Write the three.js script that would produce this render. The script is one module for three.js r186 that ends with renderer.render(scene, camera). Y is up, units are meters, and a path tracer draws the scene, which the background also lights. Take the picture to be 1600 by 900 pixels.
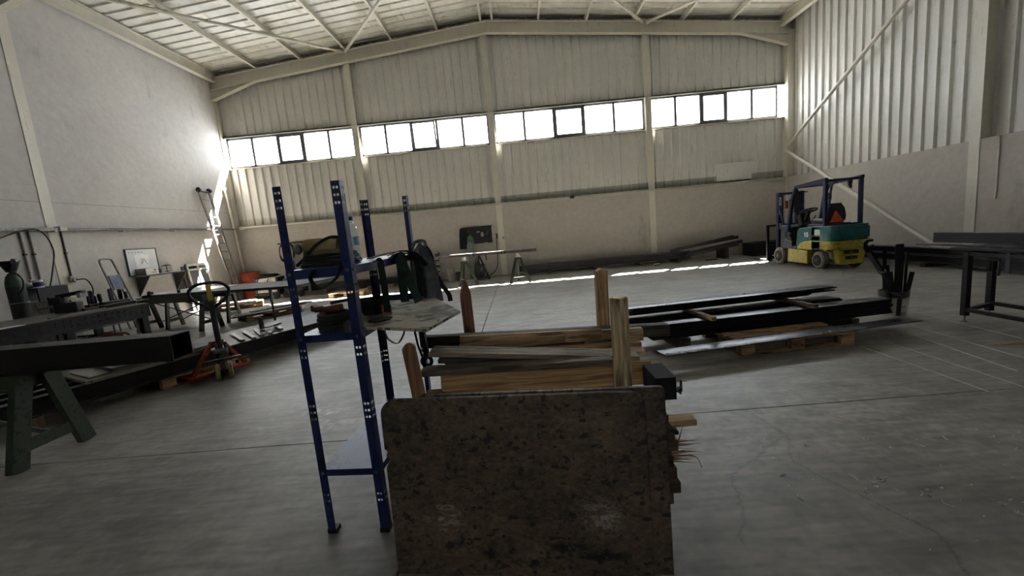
import * as THREE from 'three';
import { mergeGeometries, toCreasedNormals } from 'three/addons/utils/BufferGeometryUtils.js';
import { RoundedBoxGeometry } from 'three/addons/geometries/RoundedBoxGeometry.js';
import { TextGeometry } from 'three/addons/geometries/TextGeometry.js';
import { FontLoader } from 'three/addons/loaders/FontLoader.js';

// ---------- camera, sky, sun, exposure ----------
const scene = new THREE.Scene();
const camera = new THREE.PerspectiveCamera(2 * Math.atan(450 / 645) * 180 / Math.PI, 16 / 9, 0.05, 200);
camera.position.set(0, 1.5, 0);
camera.rotation.set(-7.94 * Math.PI / 180, 1.47 * Math.PI / 180, -5.14 * Math.PI / 180, 'YXZ');
scene.add(camera);
const renderer = new THREE.WebGLRenderer({ antialias: true });
renderer.toneMapping = THREE.LinearToneMapping;
renderer.toneMappingExposure = 2.25;
renderer.shadowMap.enabled = true;
scene.background = new THREE.Color().setRGB(9, 9.5, 10);          // bright hazy sky outside the ribbon windows
const sun = new THREE.DirectionalLight(new THREE.Color().setRGB(1, 0.97, 0.93), 200);
sun.position.set(4.5, 9.8, -14.3 - 5.7); sun.target.position.set(0, 0, -14.3);
sun.castShadow = true; sun.shadow.mapSize.set(4096, 4096);
Object.assign(sun.shadow.camera, { left: -16, right: 16, top: 16, bottom: -16, near: 0.5, far: 60 });
scene.add(sun, sun.target);

// ---------- helpers ----------
let seed = 7;
const rnd = (a = 1, b) => { seed = (seed * 1664525 + 1013904223) >>> 0; const t = seed / 4294967296; return b === undefined ? t * a : a + t * (b - a); };
const PI = Math.PI, V3 = (x, y, z) => new THREE.Vector3(x, y, z);
const hexc = (h) => new THREE.Color(h);
const used = new Map();
const numbered = (n) => { const k = used.get(n) || 0; used.set(n, k + 1); return k ? n + '_' + String(k).padStart(3, '0') : n; };

// smooth tileable value noise, cx by cy cells over the tile
function noiseGrid(w, h, cx, cy, out, amp, sd) {
  let s = sd >>> 0; const g = new Float32Array(cx * cy);
  for (let i = 0; i < g.length; i++) { s = (s * 1664525 + 1013904223) >>> 0; g[i] = s / 4294967296 - 0.5; }
  for (let y = 0; y < h; y++) {
    const fy = y / h * cy, y0 = fy | 0; let ty = fy - y0; ty = ty * ty * (3 - 2 * ty); const r0 = (y0 % cy) * cx, r1 = ((y0 + 1) % cy) * cx;
    for (let x = 0; x < w; x++) {
      const fx = x / w * cx, x0 = fx | 0; let tx = fx - x0; tx = tx * tx * (3 - 2 * tx); const a = x0 % cx, b = (x0 + 1) % cx;
      const p = g[r0 + a] + (g[r0 + b] - g[r0 + a]) * tx, q = g[r1 + a] + (g[r1 + b] - g[r1 + a]) * tx;
      out[y * w + x] += amp * 2 * (p + (q - p) * ty);
    }
  }
}
function fbm(w, h, cx, cy, oct, sd, gain = 0.55) {
  const o = new Float32Array(w * h); let a = 1, n = 0;
  for (let i = 0; i < oct && cx <= w && cy <= h; i++) { noiseGrid(w, h, cx, cy, o, a, sd + i * 101); n += a; a *= gain; cx *= 2; cy *= 2; }
  for (let i = 0; i < o.length; i++) o[i] /= n * 0.6; return o;               // about -1 .. 1
}
const cl = (v, a = 0, b = 1) => v < a ? a : v > b ? b : v;
const sm = (a, b, v) => { v = cl((v - a) / (b - a)); return v * v * (3 - 2 * v); };
function tex(w, h, f, { srgb = true, su = 1, sv = 1, repeat = true } = {}) {
  const d = new Uint8Array(w * h * 4);
  for (let i = 0; i < w * h; i++) { const c = f(i % w, (i / w) | 0, i); d[i * 4] = cl(c[0], 0, 255); d[i * 4 + 1] = cl(c[1], 0, 255); d[i * 4 + 2] = cl(c[2], 0, 255); d[i * 4 + 3] = 255; }
  const t = new THREE.DataTexture(d, w, h, THREE.RGBAFormat); t.magFilter = THREE.LinearFilter; t.minFilter = THREE.LinearMipmapLinearFilter; t.generateMipmaps = true;
  if (srgb) t.colorSpace = THREE.SRGBColorSpace;
  t.wrapS = t.wrapT = repeat ? THREE.RepeatWrapping : THREE.ClampToEdgeWrapping; t.repeat.set(1 / su, 1 / sv); t.needsUpdate = true; return t;
}
// geometry makers
function bx(w, h, d, x = 0, y = 0, z = 0, rx = 0, ry = 0, rz = 0, r = 0) {
  const g = r ? new RoundedBoxGeometry(w, h, d, 2, Math.min(r, w / 2.01, h / 2.01, d / 2.01)) : new THREE.BoxGeometry(w, h, d);
  if (rx || ry || rz) g.applyMatrix4(new THREE.Matrix4().makeRotationFromEuler(new THREE.Euler(rx, ry, rz)));
  return g.translate(x, y, z);
}
const bb = (x0, x1, y0, y1, z0, z1, r = 0) => bx(x1 - x0, y1 - y0, z1 - z0, (x0 + x1) / 2, (y0 + y1) / 2, (z0 + z1) / 2, 0, 0, 0, r);
function cyl(r0, r1, h, n = 20, x = 0, y = 0, z = 0, axis = 'y') {             // r0 top, r1 bottom, centred
  const g = new THREE.CylinderGeometry(r0, r1, h, n); if (axis === 'x') g.rotateZ(PI / 2); if (axis === 'z') g.rotateX(PI / 2); return g.translate(x, y, z);
}
function orient(g, a, b, roll = 0) {                                             // a geometry built along +y, centred, laid from a to b
  const d = V3().subVectors(b, a), m = new THREE.Matrix4(), q = new THREE.Quaternion().setFromUnitVectors(V3(0, 1, 0), d.clone().normalize());
  if (roll) g.rotateY(roll);
  m.compose(V3().addVectors(a, b).multiplyScalar(0.5), q, V3(1, 1, 1)); return g.applyMatrix4(m);
}
function basis(g, a, b, up) {                                                    // built along +z with +y up, from a to b
  const z = V3().subVectors(b, a).normalize(), x = V3().crossVectors(up, z).normalize(), y = V3().crossVectors(z, x);
  const m = new THREE.Matrix4().makeBasis(x, y, z); m.setPosition(V3().addVectors(a, b).multiplyScalar(0.5)); return g.applyMatrix4(m);
}
const UP = V3(0, 1, 0);
const rod = (a, b, r, n = 10) => orient(new THREE.CylinderGeometry(r, r, a.distanceTo(b), n), a, b);
const bar = (a, b, w, h, up = UP) => basis(new THREE.BoxGeometry(w, h, a.distanceTo(b)), a, b, up);
const lathe = (pts, n = 28) => new THREE.LatheGeometry(pts.map((p) => new THREE.Vector2(p[0], p[1])), n);
const tube = (pts, r, seg = 40, rs = 8, closed = false) => new THREE.TubeGeometry(new THREE.CatmullRomCurve3(pts.map((p) => p.isVector3 ? p : V3(...p)), closed), seg, r, rs, closed);
function extr(pts, depth, bevel = 0, holes = []) {                                // polygon in xy pushed along z, centred in z
  const s = new THREE.Shape(pts.map((p) => new THREE.Vector2(p[0], p[1])));
  for (const h of holes) s.holes.push(new THREE.Path(h.map((p) => new THREE.Vector2(p[0], p[1]))));
  return new THREE.ExtrudeGeometry(s, { depth: depth - 2 * bevel, bevelEnabled: bevel > 0, bevelSize: bevel, bevelThickness: bevel, bevelOffset: -bevel, bevelSegments: 1, curveSegments: 12 }).translate(0, 0, -(depth - 2 * bevel) / 2);
}
// steel sections along +z, length l: square tube, angle, channel, i-beam
function profile(kind, w, h, t, l) {
  const W = w / 2, Hh = h / 2; let p, holes = [];
  if (kind === 'tube') { p = [[-W, -Hh], [W, -Hh], [W, Hh], [-W, Hh]]; holes = [[[-W + t, -Hh + t], [-W + t, Hh - t], [W - t, Hh - t], [W - t, -Hh + t]]]; }
  if (kind === 'angle') p = [[-W, -Hh], [W, -Hh], [W, -Hh + t], [-W + t, -Hh + t], [-W + t, Hh], [-W, Hh]];
  if (kind === 'channel') p = [[-W, -Hh], [W, -Hh], [W, -Hh + t], [-W + t, -Hh + t], [-W + t, Hh - t], [W, Hh - t], [W, Hh], [-W, Hh]];
  if (kind === 'i') p = [[-W, -Hh], [W, -Hh], [W, -Hh + t], [t / 2, -Hh + t], [t / 2, Hh - t], [W, Hh - t], [W, Hh], [-W, Hh], [-W, Hh - t], [-t / 2, Hh - t], [-t / 2, -Hh + t], [-W, -Hh + t]];
  return extr(p, l, 0, holes);
}
const section = (kind, w, h, t, a, b, up = UP) => basis(profile(kind, w, h, t, a.distanceTo(b)), a, b, up);
const wheelY = (r, w, n = 28) => { const e = Math.min(w, r) * 0.18; return lathe([[0, -w / 2], [r - e, -w / 2], [r, -w / 2 + e], [r, w / 2 - e], [r - e, w / 2], [0, w / 2]], n); };

// uv in metres from the longest sides, so textures keep their real size; grain runs along the longest axis
function metreUV(g, ou = 0, ov = 0, yUp = false) {
  if (g.index) g = g.toNonIndexed();
  const p = g.attributes.position, n = p.count, uv = new Float32Array(n * 2);
  g.computeBoundingBox(); const b = g.boundingBox, s = [b.max.x - b.min.x, b.max.y - b.min.y, b.max.z - b.min.z];
  const L = yUp ? 1 : s.indexOf(Math.max(...s)), A = V3(), B = V3(), C = V3(), N = V3();
  for (let i = 0; i < n; i += 3) {
    A.fromBufferAttribute(p, i); B.fromBufferAttribute(p, i + 1); C.fromBufferAttribute(p, i + 2);
    N.crossVectors(B.clone().sub(A), C.clone().sub(A)); const a = [Math.abs(N.x), Math.abs(N.y), Math.abs(N.z)], k = a.indexOf(Math.max(...a));
    let u, v; if (k === L) { u = (L + 1) % 3; v = (L + 2) % 3; } else { u = L; v = 3 - L - k; }
    if (yUp) { if (k === 1) { u = 0; v = 2; } else { v = 1; u = 2 - k; } }
    for (const [j, q] of [[i, A], [i + 1, B], [i + 2, C]]) { const w = [q.x, q.y, q.z]; uv[j * 2] = w[u] + ou; uv[j * 2 + 1] = w[v] + ov; }
  }
  g.setAttribute('uv', new THREE.BufferAttribute(uv, 2)); return g;
}
function weld(geos, { crease = 0.5, keepUV = false, off = 0, yUp = false } = {}) {
  geos = [].concat(geos).filter(Boolean);
  let g = mergeGeometries(geos.map((x) => { const y = x.index ? x.toNonIndexed() : x; for (const k of Object.keys(y.attributes)) if (!['position', 'normal', 'uv'].includes(k)) y.deleteAttribute(k); if (!y.attributes.uv) y.setAttribute('uv', new THREE.BufferAttribute(new Float32Array(y.attributes.position.count * 2), 2)); return y; }));
  if (!keepUV) g = metreUV(g, off * 1.37, off * 0.73, yUp);
  return crease ? toCreasedNormals(g, crease) : g;
}
function part(name, geos, m, parent = scene, opt = {}) {                          // one named mesh
  const o = new THREE.Mesh(geos.isBufferGeometry && opt.raw ? geos : weld(geos, opt), m);
  o.name = parent === scene ? numbered(name) : name; o.castShadow = o.receiveShadow = true; parent.add(o);
  if (opt.label) o.userData.label = opt.label; return o;
}
function thing(name, label, category, pos = [0, 0, 0], turn = 0, group) {         // a group at the thing's base
  const o = new THREE.Group(); o.name = numbered(name); scene.add(o); o.position.set(...pos); o.rotation.y = turn;
  o.userData = { label, category }; if (group) o.userData.group = group; return o;
}
const tag = (o, label, category, group) => { o.userData.label = label; if (category) o.userData.category = category; if (group) o.userData.group = group; return o; };
function struct(name, label, geos, m, opt) {
  let o; if (geos) o = part(name, geos, m, scene, opt); else { o = new THREE.Group(); o.name = numbered(name); scene.add(o); }
  o.userData = { kind: 'structure', label }; return o;
}
function copy(o, pos, turn, label) {
  const c = o.clone(); c.name = numbered(o.name.replace(/_\d{3}$/, '')); scene.add(c); if (pos) c.position.set(...pos); if (turn !== undefined) c.rotation.y = turn;
  c.userData = { ...o.userData }; if (label) c.userData.label = label; return c;
}

// ---------- materials ----------
const FW = 20, FZ0 = -14.6, FZ1 = 6.4, FL = FZ1 - FZ0;                            // floor texture spans x -10..10, z -14.6..6.4
const T = {};
{
  const S = 2048, big = fbm(S, S, 9, 9, 5, 11), mid = fbm(S, S, 50, 50, 4, 21), str = fbm(S, S, 60, 220, 3, 31), fine = fbm(S, S, 512, 512, 2, 41), grain = fbm(S, S, 110, 820, 2, 45);
  // hairline cracks in the slab, as polylines in metres
  const crack = new Uint8Array(S * S), wear = new Float32Array(S * S);
  const draw = (pts, jag) => {
    for (let k = 0; k + 1 < pts.length; k++) {
      const [ax, az] = pts[k], [bxx, bz] = pts[k + 1], n = Math.ceil(Math.hypot(bxx - ax, bz - az) * 160); let o = 0;
      for (let i = 0; i <= n; i++) { o += rnd(-1, 1) * jag; o *= 0.95; const x = ((ax + (bxx - ax) * i / n + o + 10) / FW * S) | 0, y = ((az + (bz - az) * i / n + o * 0.6 - FZ0) / FL * S) | 0; if (x > 0 && x < S && y > 0 && y < S) crack[y * S + x] = 1; }
    }
  };
  draw([[1.6, -3], [1.66, -2.6], [1.5, -2.3], [1.75, -1.7], [1.5, -1.2]], 0.006); draw([[1.66, -2.6], [1.1, -2.2], [0.9, -1.7]], 0.006); draw([[-4.2, -6], [-3.2, -5.6], [-2.2, -5.9]], 0.006);
  draw([[3, -9], [4.2, -8.4], [5.2, -8.6]], 0.006);
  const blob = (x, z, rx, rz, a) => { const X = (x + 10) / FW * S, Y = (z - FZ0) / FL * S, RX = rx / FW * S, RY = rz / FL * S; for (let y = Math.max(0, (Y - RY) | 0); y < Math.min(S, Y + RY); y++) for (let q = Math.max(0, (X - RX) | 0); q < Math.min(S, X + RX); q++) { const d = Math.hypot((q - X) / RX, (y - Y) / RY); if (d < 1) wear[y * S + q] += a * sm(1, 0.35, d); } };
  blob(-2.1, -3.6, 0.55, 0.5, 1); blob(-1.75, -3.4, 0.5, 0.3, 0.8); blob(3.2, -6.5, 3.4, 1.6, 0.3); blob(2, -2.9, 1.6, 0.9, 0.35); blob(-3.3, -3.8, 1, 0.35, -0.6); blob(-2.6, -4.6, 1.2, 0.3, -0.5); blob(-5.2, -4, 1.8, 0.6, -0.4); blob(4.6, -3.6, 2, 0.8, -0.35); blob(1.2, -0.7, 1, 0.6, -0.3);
  T.floor = tex(S, S, (x, y, i) => {
    let v = 0.56 + 0.055 * big[i] + 0.045 * mid[i] + 0.05 * str[i] + 0.03 * fine[i] + 0.05 * grain[i];
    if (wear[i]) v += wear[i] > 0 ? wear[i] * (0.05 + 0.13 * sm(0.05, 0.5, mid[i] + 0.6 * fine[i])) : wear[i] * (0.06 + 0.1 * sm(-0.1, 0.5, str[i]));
    if (crack[i]) v -= 0.11;
    return [v * 255, v * 253, v * 246];
  }, { repeat: false });
  const b1 = fbm(512, 512, 6, 24, 5, 51), b2 = fbm(512, 512, 90, 90, 2, 61);
  T.floorRough = tex(512, 512, (x, y, i) => { const v = 140 + 16 * b1[i] + 10 * b2[i]; return [v, v, v]; }, { srgb: false, su: 1.7, sv: 1.7 });
  T.floorBump = tex(512, 512, (x, y, i) => { const v = 128 + 60 * b1[i] + 30 * b2[i]; return [v, v, v]; }, { srgb: false, su: 1.7, sv: 1.7 });
}
{
  const n = 1024, a = fbm(n, n, 4, 4, 5, 71), c = fbm(n, n, 70, 70, 3, 72), d = fbm(n, n, 20, 6, 4, 73);
  T.plaster = tex(n, n, (x, y, i) => { let v = 0.8 + 0.025 * a[i] + 0.018 * c[i]; if (d[i] > 0.75) v -= 0.05 * (d[i] - 0.75) * 3; return [v * 255, v * 252, v * 248]; }, { su: 6, sv: 6 });
  T.plasterBump = tex(512, 512, (() => { const p = fbm(512, 512, 12, 12, 5, 74); return (x, y, i) => { const v = 128 + 90 * p[i]; return [v, v, v]; }; })(), { srgb: false, su: 2.4, sv: 2.4 });
}
{
  const n = 1024, a = fbm(n, n, 40, 4, 4, 81), c = fbm(n, n, 4, 6, 4, 82), e = fbm(n, n, 60, 60, 2, 83);
  T.clad = tex(n, n, (x, y, i) => { let v = 0.82 + 0.014 * a[i] + 0.018 * c[i] + 0.008 * e[i]; const s = sm(0.75, 1.2, a[i] + 0.5 * c[i] + 0.25 * e[i]); v -= 0.1 * s; return [v * 255, v * 253, v * (246 - 8 * s)]; }, { su: 3.1, sv: 3.1 });
  T.roof = tex(n, n, (x, y, i) => { let v = 0.82 + 0.03 * a[i] + 0.035 * c[i]; const s = sm(0.5, 1, c[i] + 0.4 * a[i]); v -= 0.14 * s; return [v * 255, v * (253 - 5 * s), v * (245 - 22 * s)]; }, { su: 4.3, sv: 4.3 });
}
{
  const w = 512, h = 512, warp = fbm(w, h, 3, 8, 3, 91), g1 = fbm(w, h, 3, 40, 4, 92), g2 = fbm(w, h, 8, 170, 2, 93), st = fbm(w, h, 5, 7, 4, 94);
  T.wood = tex(w, h, (x, y, i) => { const ring = Math.sin(y / h * PI * 2 * 9 + warp[i] * 5); const v = 0.82 + 0.06 * ring + 0.12 * g1[i] + 0.06 * g2[i] - 0.18 * sm(0.35, 1, st[i]); return [v * 245, v * 225, v * 195]; }, { su: 1.3, sv: 0.34 });
  T.oldWood = tex(w, h, (x, y, i) => { const ring = Math.sin(y / h * PI * 2 * 7 + warp[i] * 6); let v = 0.8 + 0.06 * ring + 0.15 * g1[i] + 0.1 * g2[i]; const s = sm(0.1, 0.8, st[i] + 0.3 * g1[i]); v *= 1 - 0.42 * s; return [v * 240, v * 226, v * 205]; }, { su: 1.3, sv: 0.3 });
  T.woodBump = tex(w, h, (x, y, i) => { const v = 128 + 80 * g1[i] + 50 * g2[i]; return [v, v, v]; }, { srgb: false, su: 1.3, sv: 0.3 });
}
{
  const n = 512, a = fbm(n, n, 4, 14, 4, 101), b = fbm(n, n, 30, 30, 3, 102), c = fbm(n, n, 6, 6, 3, 103);
  T.steel = tex(n, n, (x, y, i) => { const r = sm(0.35, 0.9, c[i] + 0.4 * b[i]); const v = 0.62 + 0.1 * a[i] + 0.05 * b[i]; return [v * (235 + 12 * r), v * (238 - 22 * r), v * (245 - 50 * r)]; }, { su: 0.9, sv: 0.9 });
  T.steelRough = tex(n, n, (x, y, i) => { const v = 126 + 18 * a[i] + 12 * b[i]; return [v, v, v]; }, { srgb: false, su: 0.9, sv: 0.9 });
  T.paint = tex(n, n, (x, y, i) => { let v = 0.86 + 0.05 * a[i] + 0.05 * c[i]; const s = sm(0.62, 0.95, b[i] + 0.5 * c[i]); v *= 1 - 0.4 * s; return [v * 255, v * 252, v * 248]; }, { su: 0.7, sv: 0.7 });
  T.cloth = tex(n, n, (x, y, i) => { const v = 0.75 + 0.1 * Math.sin(x * PI / 2) * Math.sin(y * PI / 2) + 0.12 * c[i]; return [v * 255, v * 255, v * 255]; }, { su: 0.25, sv: 0.25 });
}
const matCache = new Map();
function mat(t, color, rough = 0.7, metal = 0, extra = {}) {
  const key = [t, color, rough, metal, JSON.stringify(extra)].join('|'); if (matCache.has(key)) return matCache.get(key);
  const m = new THREE.MeshStandardMaterial({ color: hexc(color), roughness: rough, metalness: metal, ...extra });
  if (t) m.map = T[t];
  if (t === 'steel') { m.roughnessMap = T.steelRough; m.roughness = rough * 2; }
  if (t === 'wood' || t === 'oldWood') { m.bumpMap = T.woodBump; m.bumpScale = 0.0012; }
  if (t === 'plaster') { m.bumpMap = T.plasterBump; m.bumpScale = 0.006; }
  matCache.set(key, m); return m;
}
const MT = {
  floor: new THREE.MeshStandardMaterial({ map: T.floor, color: hexc('#d3d0c9'), roughness: 0.85, roughnessMap: T.floorRough, bumpMap: T.floorBump, bumpScale: 0.0025 }),
  plaster: mat('plaster', '#d9d7d3', 0.85), lowPlaster: mat('plaster', '#cbc5bc', 0.85), clad: mat('clad', '#ebeae6', 0.5), roof: mat('roof', '#f6f5f1', 0.5),
  frameSteel: mat('clad', '#e4e0d4', 0.5), darkFrame: mat('paint', '#6d6f70', 0.5, 0.3), alu: mat('steel', '#dcdddc', 0.4, 0.35),
  glass: new THREE.MeshPhysicalMaterial({ color: 0xffffff, roughness: 0.02, transmission: 1, thickness: 0, ior: 1.5 }),
  black: mat('paint', '#17181a', 0.55), rubber: mat('paint', '#141414', 0.8), blackSteel: mat('steel', '#2b2b30', 0.42, 0.55),
};
const wood = (c0, old) => { const k = new THREE.Color(c0), g = 0.3 * k.r + 0.59 * k.g + 0.11 * k.b; k.lerp(new THREE.Color(g, g * 0.95, g * 0.82), 0.5).multiplyScalar(1.5); const c = '#' + k.getHexString(); return woodMat(c, old); };
const woodMat = (c, old) => mat(old ? 'oldWood' : 'wood', c, 0.8);

// ---------- the hall ----------
const XL = -9.65, XR = 9.1, ZB = -14.3, ZF = 6, YW = 2.44, SLOPE = 0.0968, XC = -0.42;
const roofY = (x) => 8.17 - Math.abs(x - XC) * SLOPE;                             // underside of the purlins
const sheetY = (x) => roofY(x) + 0.16;
{
  const fl = struct('floor', 'grey concrete floor slab with saw-cut joints, trowel marks and worn patches');
  const JX = -0.68, JZ = -3.0, g = 0.006;
  const slab = (x0, x1, z0, z1) => {
    const gm = new THREE.BoxGeometry(x1 - x0, 0.1, z1 - z0).translate((x0 + x1) / 2, -0.05, (z0 + z1) / 2), p = gm.attributes.position, uv = gm.attributes.uv;
    for (let i = 0; i < p.count; i++) uv.setXY(i, (p.getX(i) + 10) / FW, (p.getZ(i) - FZ0) / FL);
    part('floor_slab', gm, MT.floor, fl, { raw: true });
  };
  slab(XL - 0.3, JX - g, ZB - 0.3, JZ - g); slab(JX + g, XR + 0.3, ZB - 0.3, JZ - g); slab(XL - 0.3, JX - g, JZ + g, ZF + 0.3); slab(JX + g, XR + 0.3, JZ + g, ZF + 0.3);
  part('joint_filler', bb(XL - 0.3, XR + 0.3, -0.2, -0.012, ZB - 0.3, ZF + 0.3), mat('paint', '#1f1e1d', 0.95), fl);
}
// corrugated sheet: profile runs along x (0..w), outward relief along +z, from y0 to top(x)
function corrugated(w, period, depth, y0, top, flat = 0.68) {
  const pr = [], n = Math.round(w / period);
  for (let k = 0; k < n; k++) { const s = k * period; const f = (1 - flat) / 3.2; pr.push([s, 0], [s + period * flat, 0], [s + period * (flat + f), depth], [s + period * (flat + 2.2 * f), depth]); }
  pr.push([w, 0]);
  const P = [], quad = (a, b, c, d) => P.push(...a, ...b, ...c, ...a, ...c, ...d);
  for (let i = 0; i + 1 < pr.length; i++) { const [x0, z0] = pr[i], [x1, z1] = pr[i + 1]; quad([x0, y0, z0], [x1, y0, z1], [x1, top(x1), z1], [x0, top(x0), z0]); }
  const g = new THREE.BufferGeometry(); g.setAttribute('position', new THREE.BufferAttribute(new Float32Array(P), 3)); g.computeVertexNormals(); return g;
}
const WY0 = 4.42, WY1 = 5.40;                                                      // ribbon window, sill and head
const CLD = -0.13;                                                                  // cladding stands back from the low wall's face
{
  const wb = struct('wall_back', 'back wall of pale vertical corrugated sheets above a plastered low wall');
  part('low_wall', bb(XL - 0.3, XR + 0.5, 0, YW, ZB - 0.3, ZB), MT.lowPlaster, wb, { yUp: true });
  part('backing', [bb(XL - 0.3, XR + 0.5, YW, WY0 - 0.04, ZB - 0.35, ZB - 0.2), bb(XL - 0.3, XR + 0.5, WY1 + 0.04, 8.6, ZB - 0.35, ZB - 0.2)], MT.lowPlaster, wb);
  const W = 1.14, n = Math.ceil((XR + 0.3 - XL) / W);
  for (let k = 0; k < n; k++) {
    const x0 = XL + k * W, w = Math.min(W, XR + 0.3 - x0), ww = Math.max(0.285, Math.round(w / 0.285) * 0.285);
    part('cladding_panel', corrugated(ww, 0.285, 0.055, YW + 0.24, () => WY0 - 0.03).translate(x0, 0, ZB + CLD - 0.03 + (k % 2) * 0.003), MT.clad, wb, { crease: 0, yUp: true, off: k });
    part('dusty_foot_panel', corrugated(ww, 0.285, 0.055, YW, () => YW + 0.24).translate(x0, 0, ZB + CLD - 0.03 + (k % 2) * 0.003), mat('clad', x0 < -5.5 ? '#d6d3c8' : '#a9aaa2', 0.6), wb, { crease: 0, yUp: true, off: k });
    part('cladding_panel', corrugated(ww, 0.285, 0.055, WY1 + 0.05, (x) => sheetY(x + x0)).translate(x0, 0, ZB + CLD - 0.03 + (k % 2) * 0.003), MT.clad, wb, { crease: 0, yUp: true, off: k + 9.5 });
  }
  part('flashing', [bb(XL, XR, YW, YW + 0.012, ZB + CLD - 0.03, ZB + 0.015), bb(XL, XR, YW - 0.03, YW + 0.012, ZB, ZB + 0.015)], MT.frameSteel, wb);
  part('window_sill', bb(XL, XR + 0.2, WY0 - 0.05, WY0 - 0.02, ZB - 0.25, ZB + CLD + 0.05), MT.frameSteel, wb);
  part('window_head', [bb(XL, XR + 0.2, WY1 + 0.02, WY1 + 0.06, ZB - 0.25, ZB + CLD + 0.07), bb(XL, XR + 0.2, WY1 - 0.005, WY1 + 0.06, ZB + CLD + 0.06, ZB + CLD + 0.07)], MT.frameSteel, wb);
  const pl = struct('trim', 'flat pale rectangular cover panel screwed on the corrugated back wall near right corner', [bb(6.83, 8.0, 2.5, 3.08, ZB + CLD, ZB + CLD + 0.05, 0.006)], MT.clad, { yUp: true }); pl.name = 'trim_1';
}
const COLX = [-5.12, -0.57, 4.62];
{
  const bays = [[XL + 0.05, COLX[0] - 0.1], [COLX[0] + 0.1, COLX[1] - 0.1], [COLX[1] + 0.1, COLX[2] - 0.1], [COLX[2] + 0.1, XR - 0.2]];
  const names = ['first ribbon window bay beside the left wall, its middle sash framed heavier', 'second ribbon window bay from the left, its middle sash tilted open inward', 'third ribbon window bay from the left, the widest, with heavy middle sash', 'fourth ribbon window bay, next to the right wall'];
  bays.forEach(([x0, x1], b) => {
    const w = struct('window', names[b]); w.name = 'window_' + (b + 1);
    const z = ZB - 0.18, f = 0.055, pw = (x1 - x0) / 5;
    part('window_frame', [bb(x0, x1, WY0 - 0.02, WY0 + f, z - 0.06, z + 0.03), bb(x0, x1, WY1 - f, WY1 + 0.02, z - 0.03, z + 0.03), bb(x0, x0 + f, WY0, WY1, z - 0.03, z + 0.03), bb(x1 - f, x1, WY0, WY1, z - 0.03, z + 0.03), ...[1, 2, 3, 4].map((k) => bb(x0 + k * pw - 0.04, x0 + k * pw + 0.04, WY0, WY1, z - 0.05, z + 0.03))], MT.darkFrame, w);
    for (let k = 0; k < 5; k++) {
      const a = x0 + k * pw + 0.04, c = x0 + (k + 1) * pw - 0.04, y0 = WY0 + f, y1 = WY1 - f;
      if (k === 2) {                                                               // the sash that opens
        const sash = [bb(a, c, 0, 0.05, -0.02, 0.03), bb(a, c, y1 - y0 - 0.05, y1 - y0, -0.02, 0.03), bb(a, a + 0.05, 0, y1 - y0, -0.02, 0.03), bb(c - 0.05, c, 0, y1 - y0, -0.02, 0.03)];
        const tilt = (g) => g.rotateX(b === 1 ? 0.13 : 0).translate(0, y0, z + 0.02);
        part('window_sash', sash.map(tilt), MT.darkFrame, w);
        part('window_pane', tilt(bb(a + 0.05, c - 0.05, 0.05, y1 - y0 - 0.05, 0, 0.004)), MT.glass, w);
      } else part('window_pane', bb(a, c, y0, y1, z - 0.002, z + 0.002), MT.glass, w);
    }
  });
}
{
  const wl = struct('wall_left', 'tall smooth grey-white plastered left wall with faint scuffs');
  part('plaster_wall', bb(XL - 0.3, XL, 0, 8.4, ZB - 0.3, ZF + 0.3), MT.plaster, wl, { yUp: true });
  part('plaster_seam', bb(XL - 0.01, XL + 0.003, 2.92, 2.928, ZB, ZF), mat('paint', '#8f8a82', 0.9), wl);
  const wr = struct('wall_right', 'right wall of pale vertical corrugated sheets above a plastered low wall');
  part('low_wall', bb(XR, XR + 0.5, 0, YW, ZB - 0.3, ZF + 0.3), MT.lowPlaster, wr, { yUp: true });
  part('backing', bb(XR + 0.3, XR + 0.5, YW, 8.4, ZB - 0.3, ZF + 0.3), MT.lowPlaster, wr);
  const W = 1.14, n = Math.ceil((ZF - ZB) / W);
  for (let k = 0; k < n; k++) part('cladding_panel', corrugated(W, 0.285, 0.05, YW, () => 7.35).rotateY(-PI / 2).translate(XR + 0.24 + (k % 2) * 0.003, 0, ZB - 0.1 + k * W), MT.clad, wr, { crease: 0, yUp: true, off: k });
  const wf = struct('wall_front', 'plastered wall behind the viewpoint with a ribbon window of its own');
  const fx0 = -1.2, fx1 = 0.76, FM = mat('plaster', '#b9b4aa', 0.9);
  part('plaster_wall', [bb(XL - 0.3, XR + 0.5, 0, WY0, ZF, ZF + 0.3), bb(XL - 0.3, XR + 0.5, WY1, 8.8, ZF, ZF + 0.3), bb(XL - 0.3, fx0, WY0, WY1, ZF, ZF + 0.3), bb(fx1, XR + 0.5, WY0, WY1, ZF, ZF + 0.3)], FM, wf, { yUp: true });
  const w5 = struct('window', 'ribbon window in the wall behind the viewpoint'); w5.name = 'window_5';
  part('window_frame', [bb(fx0, fx1, WY0, WY0 + 0.04, ZF + 0.1, ZF + 0.16), bb(fx0, fx1, WY1 - 0.04, WY1, ZF + 0.1, ZF + 0.16), ...Array.from({ length: 3 }, (_, k) => bb(fx0 + k * 0.98 - 0.02, fx0 + k * 0.98 + 0.02, WY0, WY1, ZF + 0.1, ZF + 0.16))], MT.darkFrame, w5);
  for (let k = 0; k < 2; k++) part('window_pane', bb(fx0 + k * 0.98 + 0.02, fx0 + k * 0.98 + 0.96, WY0 + 0.04, WY1 - 0.04, ZF + 0.128, ZF + 0.132), MT.glass, w5);
}
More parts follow.
